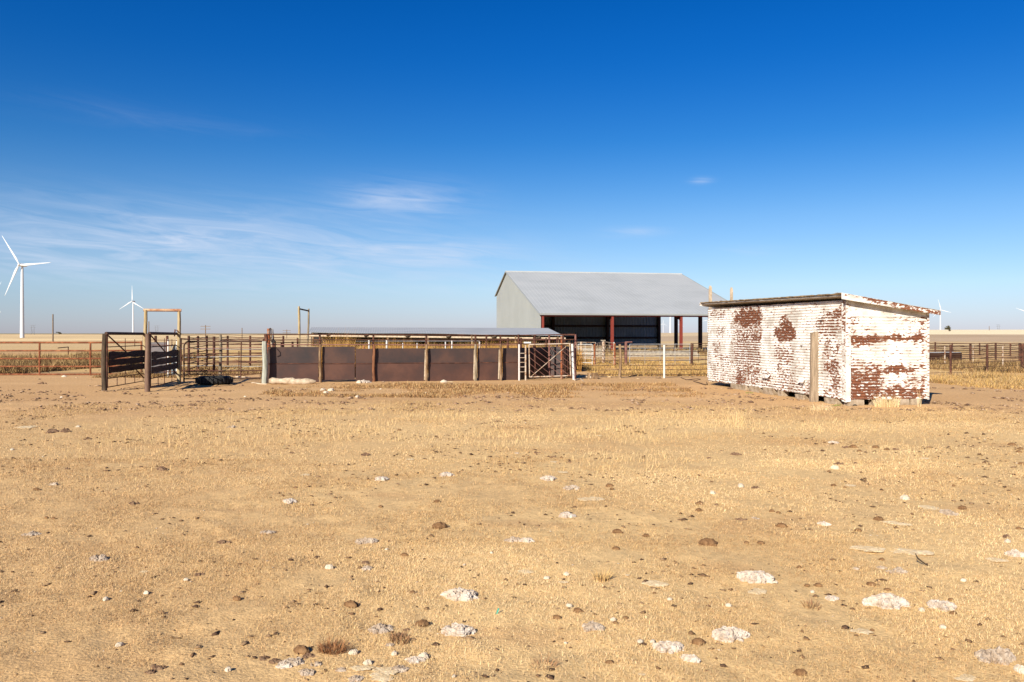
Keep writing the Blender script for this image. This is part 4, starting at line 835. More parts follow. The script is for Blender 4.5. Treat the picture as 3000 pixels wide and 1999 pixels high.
for i, (X, D, yaw, ph, lab) in enumerate(((65, 900, -8, -33, 'largest white wind turbine at the left edge of the view'), (390, 1966, -8, 0, 'mid sized white wind turbine beside the wooden arch'),
        (2755, 2950, -8, -14, 'white wind turbine rising just right of the white shed roof'), (-16, 1730, -8, 31, 'wind turbine cut off by the left edge, only a blade and nacelle end showing'),
        (3003, 3200, -8, -68, 'wind turbine cut off by the right edge with one blade showing'), (1943, 6800, -8, 0, 'tiny three bladed turbine seen through the barn, left of the big tower'),
        (1964, 2050, -8, 8, 'white turbine tower seen through the open barn, its rotor hidden by the roof'), (1993, 7200, -8, 8, 'faint tiny turbine just right of the dark barn post'), (2073, 5200, -8, 20, 'faint turbine beside the last barn post at the shed edge'))):
    t = tp if i == 0 else copy_tree(tp); x, y = px(X, D); t.location = (x, y, h1(x, y)); t.rotation_euler = (0, 0, R(yaw)); tag(t, lab, 'wind turbine', 'white wind turbines on the plain')
    for c in t.children:
        if c.name.startswith('rotor'): c.rotation_euler = (0, R(ph), 0)

# utility poles and pylons
for (X, D, yt, r, arms, lab) in ((155, 168, 921, .15, 0, 'tall bare wooden pole in the field right of the largest turbine'), (436, 330, 942, .22, 0, 'thin bare pole seen inside the wooden arch'), (602, 420, 953, .25, 1, 'distant power pole with a crossarm right of the arch'),
        (709, 420, 961, .25, 0, 'distant thin pole above the bow gate'), (840, 520, 966, .25, 1, 'very distant power pole left of the narrow pole arch'), (2898, 800, 956, .3, 0, 'faint thin pole on the pale field far right')):
    x, y = px(X, D); z0 = h1(x, y); zt_ = zp(yt, D); root = empty('utility_pole', (x, y, z0), lab, 'pole', 'poles across the plain')
    MB().tube([(x, y, z0 - .5), (x, y, zt_)], [r, r * .8], 7).build('pole_shaft', M_bark, root)
    if arms:
        for dz in (.6, 2): MB().box((x, y, zt_ - dz), (5, .2, .25)).build('crossarm', M_bark, root)
for (X, D, lab) in ((96, 1900, 'lattice power pylon right of the largest wind turbine'), (459, 2100, 'distant lattice power pylon seen inside the wooden arch'), (2925, 2600, 'faint power pylon on the far right skyline')):
    x, y = px(X, D); z0 = h1(x, y); Hh = 21; root = empty('power_pylon', (x, y, z0), lab, 'pylon', 'power pylons on the skyline')
    for s in (-1, 1): MB().tube([(x + s * 4, y, z0 - 1), (x + s * 3, y, z0 + Hh * .8), (x + s * 2, y, z0 + Hh * 1.05)], .3, 5).build('leg', M_grey_dk, root)
    for z in (.55, .82, 1.05): MB().tube([(x - 6.5 * (z > .6) - 3 * (z < .6), y, z0 + Hh * z), (x + 6.5 * (z > .6) + 3 * (z < .6), y, z0 + Hh * z)], .28, 5).build('crossarm', M_grey_dk, root)
    for s in (-1, 1): MB().tube([(x + s * 4, y, z0), (x - s * 3, y, z0 + Hh * .55)], .2, 4).build('brace', M_grey_dk, root)
# distant trees
def tree(X, D, h, w, label, seed, group='small trees on the skyline'):
    x, y = px(X, D); z0 = h1(x, y); rg = np.random.default_rng(seed); root = empty('small_tree', (x, y, z0), label, 'tree', group)
    mb = MB().tube([(x, y, z0 - .3), (x + .1 * h, y, z0 + h * .5)], [w * .06, w * .03], 6)
    for k in range(5): a = rg.uniform(0, 6.3); mb.tube([(x + .05 * h, y, z0 + h * .3), (x + math.cos(a) * w * .35, y + math.sin(a) * w * .35, z0 + h * rg.uniform(.55, .85))], [w * .03, w * .01], 5)
    mb.build('trunk', M_bark, root); n = 900; cl = rg.normal(size=(14, 3)) * [w * .28, w * .28, h * .16] + [0, 0, h * .62]
    c = cl[rg.integers(0, 14, n)] + rg.normal(size=(n, 3)) * [w * .10, w * .10, h * .08]; s = w * .055; V = (c[:, None, :] + rg.normal(size=(n, 3, 3)) * s).reshape(-1, 3)
    V[:, 2] = np.maximum(V[:, 2], .1); o = np_mesh('crown', V, None, np.arange(n * 3).reshape(-1, 3), None, M_tan_leaf); o.parent = root
tree(2779, 700, 4.2, 4.5, 'lone low bush like tree on the pale field right of the shed', 1)
tree(173, 2200, 7, 9, 'round dark tree on the skyline between turbine and arch', 2)
tree(1923, 2600, 8, 10, 'left tree of the pair beside the barn back wall on the skyline', 3); tree(1931, 2600, 6, 12, 'right tree of the pair beside the barn back wall on the skyline', 4)
tree(2812, 1900, 3.5, 11, 'low dark scrub on the right skyline', 5); tree(2775, 2300, 3.0, 9, 'faint scrub on the skyline just right of the shed turbine', 6)

# ------------------------------------------------------------ stones, clods, crusts
def rmat(name, cols, scale, crack=0, lo=.3, hi=.65, cs=16):
    m, nt, N, L, P = nodes(name); tc = N.new('ShaderNodeTexCoord')
    n = N.new('ShaderNodeTexNoise'); n.inputs['Scale'].default_value = scale; n.inputs['Detail'].default_value = 8; n.inputs['Roughness'].default_value = .7; L.new(tc.outputs['Object'], n.inputs['Vector'])
    cr = N.new('ShaderNodeValToRGB'); L.new(n.outputs[0], cr.inputs[0]); e = cr.color_ramp.elements; e[0].position = lo; e[0].color = (*cols[0], 1); e[1].position = hi; e[1].color = (*cols[-1], 1)
    if len(cols) > 2: q = e.new((lo + hi) / 2); q.color = (*cols[1], 1)
    P.inputs['Roughness'].default_value = .95; P.inputs['Specular IOR Level'].default_value = .15; L.new(cr.outputs[0], P.inputs['Base Color'])
    n2 = N.new('ShaderNodeTexNoise'); n2.inputs['Scale'].default_value = scale * 5; n2.inputs['Detail'].default_value = 8; L.new(tc.outputs['Object'], n2.inputs['Vector'])
    b = N.new('ShaderNodeBump'); b.inputs['Strength'].default_value = .8; b.inputs['Distance'].default_value = .006; L.new(n2.outputs[0], b.inputs['Height']); L.new(b.outputs[0], P.inputs['Normal'])
    return m
RM = {'white': rmat('chalky_white_rock', [(.30, .20, .125), (.47, .38, .29), (.57, .50, .42)], 18), 'gray': rmat('grey_cracked_crust', [(.18, .115, .065), (.34, .255, .18), (.47, .385, .295)], 20),
      'brown': rmat('brown_dung', [(.08, .04, .018), (.17, .09, .04), (.26, .15, .07)], 26), 'pale': rmat('pale_chalk_crust', [(.50, .34, .165), (.62, .46, .26), (.70, .56, .36)], 14),
      'stone': rmat('cream_stone', [(.48, .38, .26), (.58, .49, .37)], 20), 'dark': rmat('dark_crumbled_dung', [(.06, .035, .022), (.15, .085, .05), (.26, .17, .1)], 26)}
ROCKS = []; PENDING = []
LM = [(1346, 1852, 'the rounded white rock'), (1353, 1752, 'the white crusted rock'), (2142, 1864, 'the large lower right white rock'), (2600, 1768, 'the widest white rock'), (1662, 1515, 'the bright white mid ground crust'), (2215, 1700, 'the lumpy white and grey rock'),
 (1960, 1900, 'the flat bottom white slab'), (1530, 1588, 'the broken half white clod'), (1218, 1932, 'the bottom white stone pile'), (1733, 1842, 'the deeply cracked grey clod'), (1115, 1850, 'the crumbling grey clod'), (293, 1638, 'the layered grey crust'), (91, 1565, 'the flat grey left edge crust'),
 (2922, 1930, 'the lower right fissured crust'), (2629, 1672, 'the upper right grey rock'), (786, 1563, 'the left mid ground grey crust'), (860, 1942, 'the broken pale clod heap'), (463, 1952, 'the darkest bottom left clod'), (693, 1755, 'the lone dark left clod'), (850, 1473, 'the small left chalky patch'),
 (474, 1378, 'the upper left dark dung'), (170, 1268, 'the long dark dung streak'), (1289, 1549, 'the football shaped brown clod'), (1807, 1562, 'the curved mid ground clod'), (1676, 1436, 'the central fragment row'), (1072, 1333, 'the upper grass dark lump'), (2442, 1300, 'the white lump before the shed'),
 (2778, 1509, 'the right grey white rock'), (2170, 1522, 'the right crumbling dark pile'), (2544, 1609, 'the long flat pale crust'), (1922, 1712, 'the broad sandy crust'), (2965, 1304, 'the right edge brown clod'), (960, 1140, 'the second steel sheet foot'), (1320, 1118, 'the fourth steel sheet foot'), (1028, 1779, 'the curved left brown clod'),
 (2346, 1974, 'the smooth bottom tan clod'), (2893, 1800, 'the bare right foreground'), (150, 1130, 'the dirt before the red fence'), (2110, 1320, 'the grass before the shed plank'), (1752, 1290, 'the tall straw band')]
def crag(bm, c, sx, sy, sz, sub, sv, kind, rot):
    """one broken lump: ragged outline, flattened top, cracks"""
    r = bmesh.ops.create_icosphere(bm, subdivisions=sub, radius=1); ca, sa = math.cos(rot), math.sin(rot)
    ck = 2.4 if kind == 'gray' else 1.8
    for v in r['verts']:
        q = v.co.copy(); a = math.atan2(q.y, q.x); ed = noise.noise(Vector((math.cos(a) * 1.5, math.sin(a) * 1.5, 0)) + sv); ed2 = noise.noise(Vector((math.cos(a) * 4, math.sin(a) * 4, 5)) + sv)
        f = 1 + (.42 * ed + .20 * ed2 if kind not in ('brown', 'stone') else .34 * ed + .14 * ed2)
        n3 = noise.noise(q * 2.6 + sv); n6 = noise.noise(q * 7 + sv); zf = 1
        if kind in ('white', 'gray', 'pale', 'dark'):
            ds, _ = noise.voronoi(Vector((q.x, q.y * .9, q.z * .5)) * ck + sv + Vector((n3, n6, 0)) * .25); e_ = ds[1] - ds[0]; cr = max(0, 1 - e_ * (7 if kind != 'white' else 10))
            zf = 1 - .5 * cr + .22 * noise.cell(Vector((q.x, q.y, .2)) * ck + sv) * .6; f *= 1 - .10 * cr
        z = q.z
        if z > 0: z = z ** (.9 if kind in ('brown', 'stone') else .6) * zf * (1 + .30 * n3 + .14 * n6)
        else: z *= .5
        x_, y_ = q.x * f * (1 + .10 * n6) * sx, q.y * f * (1 + .10 * n6) * sy
        if kind == 'brown': y_ += .3 * ed * abs(q.x) * sx
        v.co = Vector((c[0] + x_ * ca - y_ * sa, c[1] + x_ * sa + y_ * ca, c[2] + z * sz))
def rock(X, Y, w_px, kind, label=None, aspect=None):
    w_px = w_px * (.85 if kind == 'brown' and w_px < 36 else 1); D = gd(Y); x, y = px(X, D); w = w_px / FPX * D; seed = X * 1.37 + Y * .77
    par = {'white': (.75, .19), 'gray': (.75, .20), 'brown': (.6, .38), 'pale': (.85, .035), 'stone': (.8, .42), 'dark': (.8, .22)}[kind]
    bm = bmesh.new(); sv = Vector((seed, -seed * .5, 3)); dep = par[0] * w * (1.5 if (kind in ('pale', 'white', 'gray') and D > 7) else 1); rc = random.Random(seed); big = w_px >= 60 and D < 8; hh = w * par[1]
    if kind in ('brown', 'stone'):
        crag(bm, (0, 0, 0), w / 2, dep / 2, hh * .9, 4 if w_px > 24 else 2 if kind == 'stone' else 3, sv, kind, 0)
        if kind == 'brown':
            for k in range(4): a = rc.uniform(0, 6.3); s_ = w * rc.uniform(.07, .2); crag(bm, (math.cos(a) * w * .5, math.sin(a) * dep * .6, 0), s_, s_ * .7, s_ * .6, 2, sv + Vector((k, 3, 0)), 'dark', a)
    elif kind == 'pale':
        for k in range(3): crag(bm, (rc.uniform(-.25, .25) * w, rc.uniform(-.2, .2) * dep, 0), w * .36, dep * .34, hh * .8, 4, sv + Vector((k, 0, 0)), kind, 0)
    elif kind == 'white':
        crag(bm, (-.04 * w, 0, 0), w * .43, dep * .42, hh, 5 if big else 4, sv, kind, 0)
        for k in range(7): a = rc.uniform(0, 6.3); q = rc.uniform(.75, 1.1); s_ = w * rc.uniform(.05, .15); crag(bm, (math.cos(a) * w * .42 * q, math.sin(a) * dep * .42 * q, 0), s_, s_ * .8, s_ * .6, 2, sv + Vector((k, 3, 0)), kind, a)
    else:
        n = 20 if big else (12 if w_px > 30 else 7)
        for k in range(n): a = rc.uniform(0, 6.3); q = rc.random() ** .6; s_ = w * rc.uniform(.09, .22) * (1.25 - .5 * q); crag(bm, (math.cos(a) * w * .36 * q, math.sin(a) * dep * .36 * q, 0), s_, s_ * rc.uniform(.6, .9), hh * rc.uniform(.5, 1.1) * (1.1 - .6 * q), 3, sv + Vector((k, 7, 0)), kind, rc.uniform(-.7, .7))
    me = bpy.data.meshes.new('rock'); bm.to_mesh(me); bm.free(); me.polygons.foreach_set('use_smooth', [kind == 'brown'] * len(me.polygons)); me.materials.append(RM[kind])
    nm = {'white': 'rock', 'gray': 'cracked_clod', 'brown': 'dung_clod', 'pale': 'chalk_crust', 'stone': 'stone', 'dark': 'crumbled_clod'}[kind]
    o = bpy.data.objects.new(nm, me); COL.objects.link(o); o.location = (x, y, hz1(x, y) + .004 - (hh * .18 if kind in ('white', 'gray', 'dark') else 0)); o.rotation_euler = (0, 0, rc.uniform(-.5, .5) if kind != 'stone' else rc.uniform(0, 6))
    g = {'white': ('chalky white rock half sunk in the short dry grass', 'chalky rocks sunk in the dry grass', 'rock'), 'gray': ('grey cracked clod lying in the short dry grass', 'grey cracked clods in the dry grass', 'clod'),
         'brown': ('small brown dung clod lying on the short dry grass', 'small brown clods scattered on the grass', 'clod'), 'pale': ('flat pale chalky crust showing through the dry grass', 'flat pale crusts in the grass', 'crust'),
         'stone': ('small cream coloured stone lying in the dry grass', 'small cream stones in the grass', 'stone'), 'dark': ('dark crumbled clod heap on the dry ground', 'dark crumbled heaps on the ground', 'clod')}[kind]
    if not label:
        lm = min(LM, key=lambda q: math.hypot(q[0] - X, (q[1] - Y) * 1.6)); dx, dy = X - lm[0], (Y - lm[1]) * 1.3; hor = 'right' if dx > 0 else 'left'
        d_ = hor if abs(dy) < .4 * abs(dx) else ('below' if dy > 0 else 'above') if abs(dx) < .4 * abs(dy) else ('lower ' if dy > 0 else 'upper ') + hor
        PENDING.append((o, {'white': 'white rock', 'gray': 'grey cracked clod', 'brown': 'brown clod', 'pale': 'flat pale crust', 'stone': 'cream stone', 'dark': 'dark crumbled clod'}[kind], d_, lm[2], math.hypot(dx, dy), w_px))
    tag(o, label or g[0], g[2], None if label else g[1])
    if kind != 'pale': ROCKS.append((x, y, w * .48, dep * .48))
W_, G_, B_, P_, S_, D_ = 'white', 'gray', 'brown', 'pale', 'stone', 'dark'
for r in [
 (1346, 1852, 108, W_, 'rounded chalky white boulder like rock at the bottom centre, a crack across its top'), (1353, 1752, 108, W_, 'white crusted rock above the rounded white one, dark chips along its right side'),
 (2142, 1864, 120, W_, 'large white rough rock lower right, beside a smooth brown clod'), (2600, 1768, 128, W_, 'widest flat white rock on the right with a ragged lower edge'),
 (2761, 1776, 92, W_, 'narrow white rock right of the widest flat white rock'), (1662, 1515, 56, W_, 'small bright white crust in the middle distance, centre right'),
 (2215, 1700, 118, W_, 'white and grey lumpy rock with a brown clod at its left end'), (1960, 1900, 96, W_, 'flat white slab at the bottom right of centre'),
 (1501, 1586, 62, G_, 'dark cracked part of the broken clod in mid ground, left of its white half'), (1545, 1588, 46, W_, 'white crumbly half of the broken clod in mid ground'),
 (1218, 1932, 60, W_, 'bright white stone pile at the bottom edge, larger lump'), (1242, 1922, 36, S_, 'white lump resting at the right end of the bottom stone pile'),
 (1733, 1842, 92, G_, 'deeply cracked grey clod bottom centre right, a cream stone up left of it'), (1115, 1850, 92, G_, 'low crumbling grey clod left of the rounded white rock'),
 (293, 1638, 78, G_, 'layered grey crust at the left in the short grass'), (91, 1565, 62, G_, 'flat grey layered crust near the left edge'),
 (2922, 1930, 152, G_, 'widest fissured grey crust at the lower right edge'), (2629, 1672, 74, G_, 'grey cracked rock above the widest flat white rock'), (2585, 1662, 34, G_, None), (2508, 1668, 32, G_, 'round grey brown clod left of the upper grey cracked rock'),
 (2438, 1752, 44, W_, 'round pale rock ringed by brown rim, left of the widest flat white rock'), (786, 1563, 54, G_, 'grey crust in the left mid ground with a brown right end'),
 (654, 1590, 46, D_, 'dark cracked crust left of the grey crust in the left mid ground'), (860, 1942, 96, G_, 'big broken pale clod heap at the bottom left of centre'), (905, 1925, 46, D_, 'dark lump on the right side of the broken clod heap'),
 (773, 1926, 42, D_, 'dark crumbling lump at the upper left of the broken clod heap'), (463, 1952, 52, D_, 'darkest clod with a long shadow at the bottom left'), (440, 1966, 40, D_, None), (448, 1940, 24, D_, None), (806, 1934, 46, D_, None), (838, 1948, 60, W_, 'pale lump at the left end of the broken clod heap'), (884, 1912, 50, B_, None), (925, 1948, 44, G_, None), (900, 1968, 60, G_, None), (955, 1905, 34, D_, None), (1000, 1962, 40, G_, None), (1120, 1984, 80, P_, None), (1040, 1985, 60, G_, None), (1165, 1868, 46, D_, None), (1190, 1852, 26, D_, None), (1140, 1895, 34, G_, None),
 (693, 1755, 32, B_, 'single dark brown clod alone in the left foreground'), (584, 1686, 32, D_, None), (421, 1678, 30, P_, None), (965, 1670, 26, S_, 'white stone chip alone left of centre'), (310, 1760, 22, S_, None), (429, 1736, 20, S_, None), (545, 1702, 16, S_, None),
 (850, 1473, 44, W_, 'small chalky patch in the left middle ground'), (474, 1378, 50, D_, 'dark brown crumbled dung in the upper left grass'), (391, 1476, 42, D_, None), (157, 1421, 42, G_, 'grey lump with a dark right end in the upper left grass'), (106, 1437, 22, B_, None),
 (170, 1268, 80, D_, 'long dark streak of crumbled dung in the upper left grass'), (255, 1288, 34, D_, None), (36, 1320, 13, S_, None), (229, 1253, 14, S_, None), (70, 1254, 60, P_, None), (561, 1188, 40, D_, 'dark clod on the bare dirt in front of the bow gate'), (648, 1200, 34, D_, None),
 (900, 1394, 34, P_, None), (854, 1329, 20, D_, None), (157, 1522, 20, B_, None), (136, 1520, 16, B_, None), (312, 1375, 14, D_, None), (198, 1375, 22, D_, None), (680, 1252, 34, G_, None), (735, 1229, 16, D_, None),
 (1289, 1549, 42, B_, 'brown football shaped clod alone in the centre mid ground'), (1807, 1562, 34, B_, 'brown curved clod in the mid ground right of centre'), (1280, 1475, 24, B_, None), (1514, 1330, 20, G_, None), (1574, 1331, 26, D_, None), (1620, 1343, 26, D_, None), (1550, 1345, 12, B_, None), (1533, 1340, 9, B_, None),
 (1731, 1466, 66, P_, None), (1676, 1436, 62, G_, 'row of pale and brown fragments in the central grass'), (1608, 1408, 50, W_, 'bright white chip with a dark notch in the central grass'), (1310, 1396, 50, W_, 'pale crust with dark notches in the central upper grass'), (1119, 1411, 44, W_, 'pale crust in the upper grass left of centre'),
 (1072, 1333, 32, D_, 'dark lump in the upper grass, a pale flake to its right'), (1204, 1347, 28, P_, None), (1786, 1426, 28, B_, None), (1793, 1438, 15, B_, None), (1752, 1278, 22, P_, None), (1170, 1262, 14, B_, None), (1892, 1571, 22, B_, None), (1115, 1490, 16, B_, None), (1165, 1425, 14, D_, None), (1668, 1357, 24, D_, None), (1622, 1355, 26, P_, None), (1650, 1387, 30, P_, None), (1645, 1345, 12, B_, None),
 (2442, 1300, 28, W_, 'white fluffy looking lump up right in front of the shed'), (2474, 1312, 30, D_, None), (2500, 1312, 26, B_, None), (2518, 1323, 18, B_, None), (2565, 1314, 24, B_, None), (2598, 1320, 20, B_, None), (2625, 1320, 24, D_, None), (2458, 1360, 40, D_, 'crumbled dark dung patch in front of the shed, second cluster down'), (2506, 1360, 30, D_, None), (2446, 1373, 26, S_, None), (2429, 1383, 12, B_, None),
 (2115, 1318, 15, D_, None), (2076, 1341, 20, D_, None), (2157, 1331, 40, D_, None), (2243, 1338, 10, D_, None), (2965, 1304, 26, B_, 'brown clod near the right edge below the yellow weeds'), (2990, 1316, 20, B_, None), (2992, 1362, 20, B_, None), (2985, 1326, 18, B_, None), (2652, 1466, 30, S_, 'single cream rounded stone right of centre in the far grass'), (2778, 1509, 62, G_, 'grey and white rock on the right with a brown clod up right of it'), (2820, 1492, 30, B_, 'brown clod touching the grey and white rock on the right'), (2718, 1490, 60, P_, None), (2629, 1534, 66, P_, None), (2416, 1535, 40, W_, 'short white slab right of the row of brown clods'),
 (2514, 1556, 24, B_, None), (2574, 1525, 34, B_, None), (2289, 1541, 34, B_, 'brown clod with a sharp right tip left of the short white slab'), (2170, 1522, 40, D_, 'dark crumbling pile in the right mid ground'), (2215, 1520, 30, G_, None), (2262, 1500, 20, B_, None), (2280, 1505, 14, B_, None), (2049, 1482, 28, B_, None), (2047, 1499, 24, B_, None), (2098, 1482, 22, D_, None), (2087, 1446, 20, S_, None), (2170, 1427, 24, S_, None), (2215, 1432, 30, D_, None), (2493, 1425, 34, P_, None), (2793, 1426, 14, B_, None), (2442, 1426, 18, B_, None), (2475, 1430, 10, B_, None),
 (2948, 1573, 34, D_, None), (2984, 1552, 18, B_, None), (2952, 1586, 22, S_, None), (2705, 1344, 30, P_, None), (2544, 1609, 88, P_, 'long flat pale crust in the right mid ground'), (2671, 1613, 104, P_, 'longest flat pale crust, right of the other long one'), (2982, 1626, 74, W_, 'pale rock cut by the right edge of the view'), (2925, 1640, 60, P_, None),
 (1036, 1914, 28, S_, 'round cream stone at the bottom, left of the bright white stone pile'), (1078, 1943, 26, S_, None), (1156, 1918, 22, S_, None), (1170, 1958, 60, G_, None), (1130, 1965, 70, P_, None), (1060, 1960, 60, P_, None), (1236, 1834, 42, B_, 'brown jagged clod left of the rounded white rock'), (1667, 1783, 20, S_, 'round white stone touching a brown clod, bottom centre right'), (1693, 1797, 32, B_, 'brown clod right of the round white stone'), (1631, 1813, 30, B_, 'brown clod left of the deeply cracked grey clod'), (1833, 1816, 22, B_, None), (1802, 1830, 18, B_, None), (1797, 1822, 20, S_, None), (1922, 1712, 84, P_, 'broad pale sandy crust right of centre'),
 (1875, 1885, 20, S_, None), (1912, 1884, 20, S_, None), (1786, 1943, 26, B_, 'brown pointed clod at the bottom, right of the red dry stalks'), (1880, 1974, 26, P_, None), (1601, 1696, 19, S_, None), (1659, 1690, 20, S_, None), (1655, 1713, 30, P_, None), (1028, 1779, 42, B_, 'curved brown clod left of the white crusted rock'), (1208, 1742, 20, B_, None), (1072, 1669, 54, G_, 'grey crust with brown back left of centre'), (1072, 1655, 34, D_, None), (1072, 1591, 78, G_, 'broken grey crust in the centre left mid ground'), (1133, 1616, 12, S_, None), (1360, 1664, 10, S_, None), (1546, 1680, 50, P_, None), (1962, 1762, 16, S_, None), (1917, 1740, 12, B_, None), (1838, 1688, 20, P_, None), (1805, 1612, 26, B_, None), (1440, 1630, 12, S_, None), (1184, 1629, 26, B_, None),
 (2045, 1884, 38, B_, 'smooth upright brown clod left of the large white rough rock'), (2025, 1932, 62, W_, 'pale rock at the bottom under the smooth upright brown clod'), (2346, 1974, 38, B_, 'smooth tan curved clod at the bottom edge right of centre'), (2225, 1733, 66, P_, None), (2075, 1596, 50, B_, 'tan crumbling clod in the right mid ground'), (2187, 1592, 18, B_, None), (2229, 1593, 24, B_, None), (2365, 1716, 20, B_, None), (2398, 1717, 26, B_, None), (2134, 1776, 20, S_, None), (2518, 1852, 60, P_, None), (2990, 1966, 40, S_, 'big tan stone cut by the lower right corner edge'), (2822, 1698, 18, S_, None), (2762, 1838, 22, S_, None), (2600, 1729, 20, B_, None), (2583, 1636, 20, B_, None), (2553, 1713, 30, B_, None), (2530, 1716, 12, D_, None), (2380, 1733, 16, S_, None), (2785, 1757, 18, B_, None), (2341, 1661, 18, B_, None), (2793, 1796, 24, B_, None), (2700, 1785, 24, S_, None), (2792, 1900, 20, D_, None), (2830, 1985, 60, P_, None), (2555, 1844, 16, B_, None), (1330, 1990, 14, S_, None), (350, 1888, 24, S_, 'white horned looking chip alone at the lower left'), (668, 1962, 24, S_, None),
 (955, 1153, 18, S_, None), (1047, 1164, 14, S_, None), (946, 1146, 18, S_, None), (970, 1147, 22, S_, None), (1115, 1141, 8, S_, None), (718, 1163, 8, S_, None), (180, 1164, 10, S_, None), (1248, 1152, 10, S_, None), (1006, 1183, 14, D_, None), (1432, 1179, 26, D_, 'dark flat clod on the dirt in front of the third steel sheet'), (1070, 1122, 40, W_, 'pale grey rock pressed against the foot of the second steel sheet'), (1052, 1123, 20, S_, None), (1315, 1120, 30, P_, None), (1300, 1121, 20, S_, None), (1420, 1115, 20, P_, None), (125, 1126, 30, D_, 'dark lump on the dirt in front of the rusty red fence'), (188, 1105, 14, S_, None)]: rock(*r)
from collections import defaultdict
gp = defaultdict(list)
for p in PENDING: gp[(p[1], p[2], p[3])].append(p)
ORD = ('', 'second ', 'third ', 'fourth ', 'fifth ', 'sixth ', 'seventh ')
for (kn, d_, lm), L_ in gp.items():
    L_.sort(key=lambda q: q[4])
    for i, q in enumerate(L_):
        sz = 'tiny' if q[5] < 15 else 'small' if q[5] < 28 else 'middling' if q[5] < 50 else 'broad'
        where = ('directly ' + d_ + ' ' + lm) if d_ in ('below', 'above') else ('to the ' + d_ + ' of ' + lm)
        if len(L_) > 1: q[0]['label'] = sz + ' ' + kn + ', ' + (ORD[i] or 'first ') + (d_ + (' ' if d_ in ('below', 'above') else ' of ') + lm)
        else: q[0]['label'] = sz + ' ' + kn + ' ' + where
# curled stalk, green scrap and reddish dead plants
D = gd(1650); P0 = [(2682, 1622), (2688, 1634), (2703, 1645), (2722, 1655), (2736, 1656)]
tag(MB().tube([(*px(X, D - .01 * i), zp(Y, D)) for i, (X, Y) in enumerate(P0)], [.003, .006, .005, .004, .002], 7).build('dead_branch', M_wood_dark), 'dark curled dead branch right of the grey cracked rock', 'branch')
x, y = px(1458, gd(1803)); tag(MB().box((x, y, .022), (.008, .004, .035), 0, ry=.3).build('plastic_scrap', mat('green_plastic', [(.02, .3, .22), (.03, .36, .26)], 5)), 'tiny green plastic scrap in the foreground grass', 'litter')

# ------------------------------------------------------------ grass and weeds
def blades(name, x, y, z, h, w, col, lean=.8, curl=.8, seed=0, vary=.25, material=None):
    n = len(x); g = np.random.default_rng(seed); a = g.uniform(0, 2 * np.pi, n); f = g.uniform(0, 2 * np.pi, n)
    ln = lean * g.uniform(.2, 1.3, n); h = h * g.uniform(.45, 1.35, n); dx, dy = np.cos(a), np.sin(a); wx, wy = np.cos(f) * w / 2, np.sin(f) * w / 2
    c2 = curl * g.uniform(-.6, 1.2, n); up1 = np.cos(np.clip(ln * .6, 0, 1.5)); ox1 = np.sin(np.clip(ln * .6, 0, 1.5))
    l2 = np.clip(ln + c2, -.4, 2.3); up2 = np.cos(l2); ox2 = np.sin(l2)
    p0 = np.stack([x, y, z], 1); p1 = p0 + np.stack([dx * ox1 * h * .5, dy * ox1 * h * .5, up1 * h * .5], 1); p2 = p1 + np.stack([dx * ox2 * h * .5, dy * ox2 * h * .5, up2 * h * .5], 1)
    p2[:, 2] = np.maximum(p2[:, 2], z + .002); W = np.stack([wx, wy, np.zeros(n)], 1)
    V = np.stack([p0 - W, p0 + W, p1 - W * .85, p1 + W * .85, p2], 1).reshape(-1, 3); b = np.arange(n) * 5
    Q = np.stack([b, b + 1, b + 3, b + 2], 1); T = np.stack([b + 2, b + 3, b + 4], 1)
    c = col * (1 + vary * g.uniform(-1, 1, (n, 1))) * (1 + .05 * g.uniform(-1, 1, (n, 3))); C = np.repeat(np.clip(c, 0, 1), 5, 0)
    return np_mesh(name, V, Q, T, C, material or M_blade)
def scatter(n, d0, d1, spread=.68, power=1.0, seed=0):
    g = np.random.default_rng(seed); y = (d0 ** 2 + (d1 ** 2 - d0 ** 2) * g.uniform(0, 1, n)) ** .5 if power == 1 else d0 * (d1 / d0) ** g.uniform(0, 1, n); return g.uniform(-1, 1, n) * spread * y, y
def norock(x, y, k=1.0):
    m = np.ones(len(x), bool)
    for (rx, ry, a, b) in ROCKS:
        if ry > 20: continue
        m &= (((x - rx) / (a * k)) ** 2 + ((y - ry) / (b * k + .01)) ** 2) > 1
    return m
def gcol(x, y, g):
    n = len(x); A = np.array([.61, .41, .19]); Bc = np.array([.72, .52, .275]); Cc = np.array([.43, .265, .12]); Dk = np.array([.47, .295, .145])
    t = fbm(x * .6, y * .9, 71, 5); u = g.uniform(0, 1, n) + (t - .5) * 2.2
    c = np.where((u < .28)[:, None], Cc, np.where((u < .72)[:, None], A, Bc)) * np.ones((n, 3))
    l = sst(-.02, -.55, np.arctan2(x, y)) * .55; return c * (1 - l[:, None]) + Dk * .95 * l[:, None]
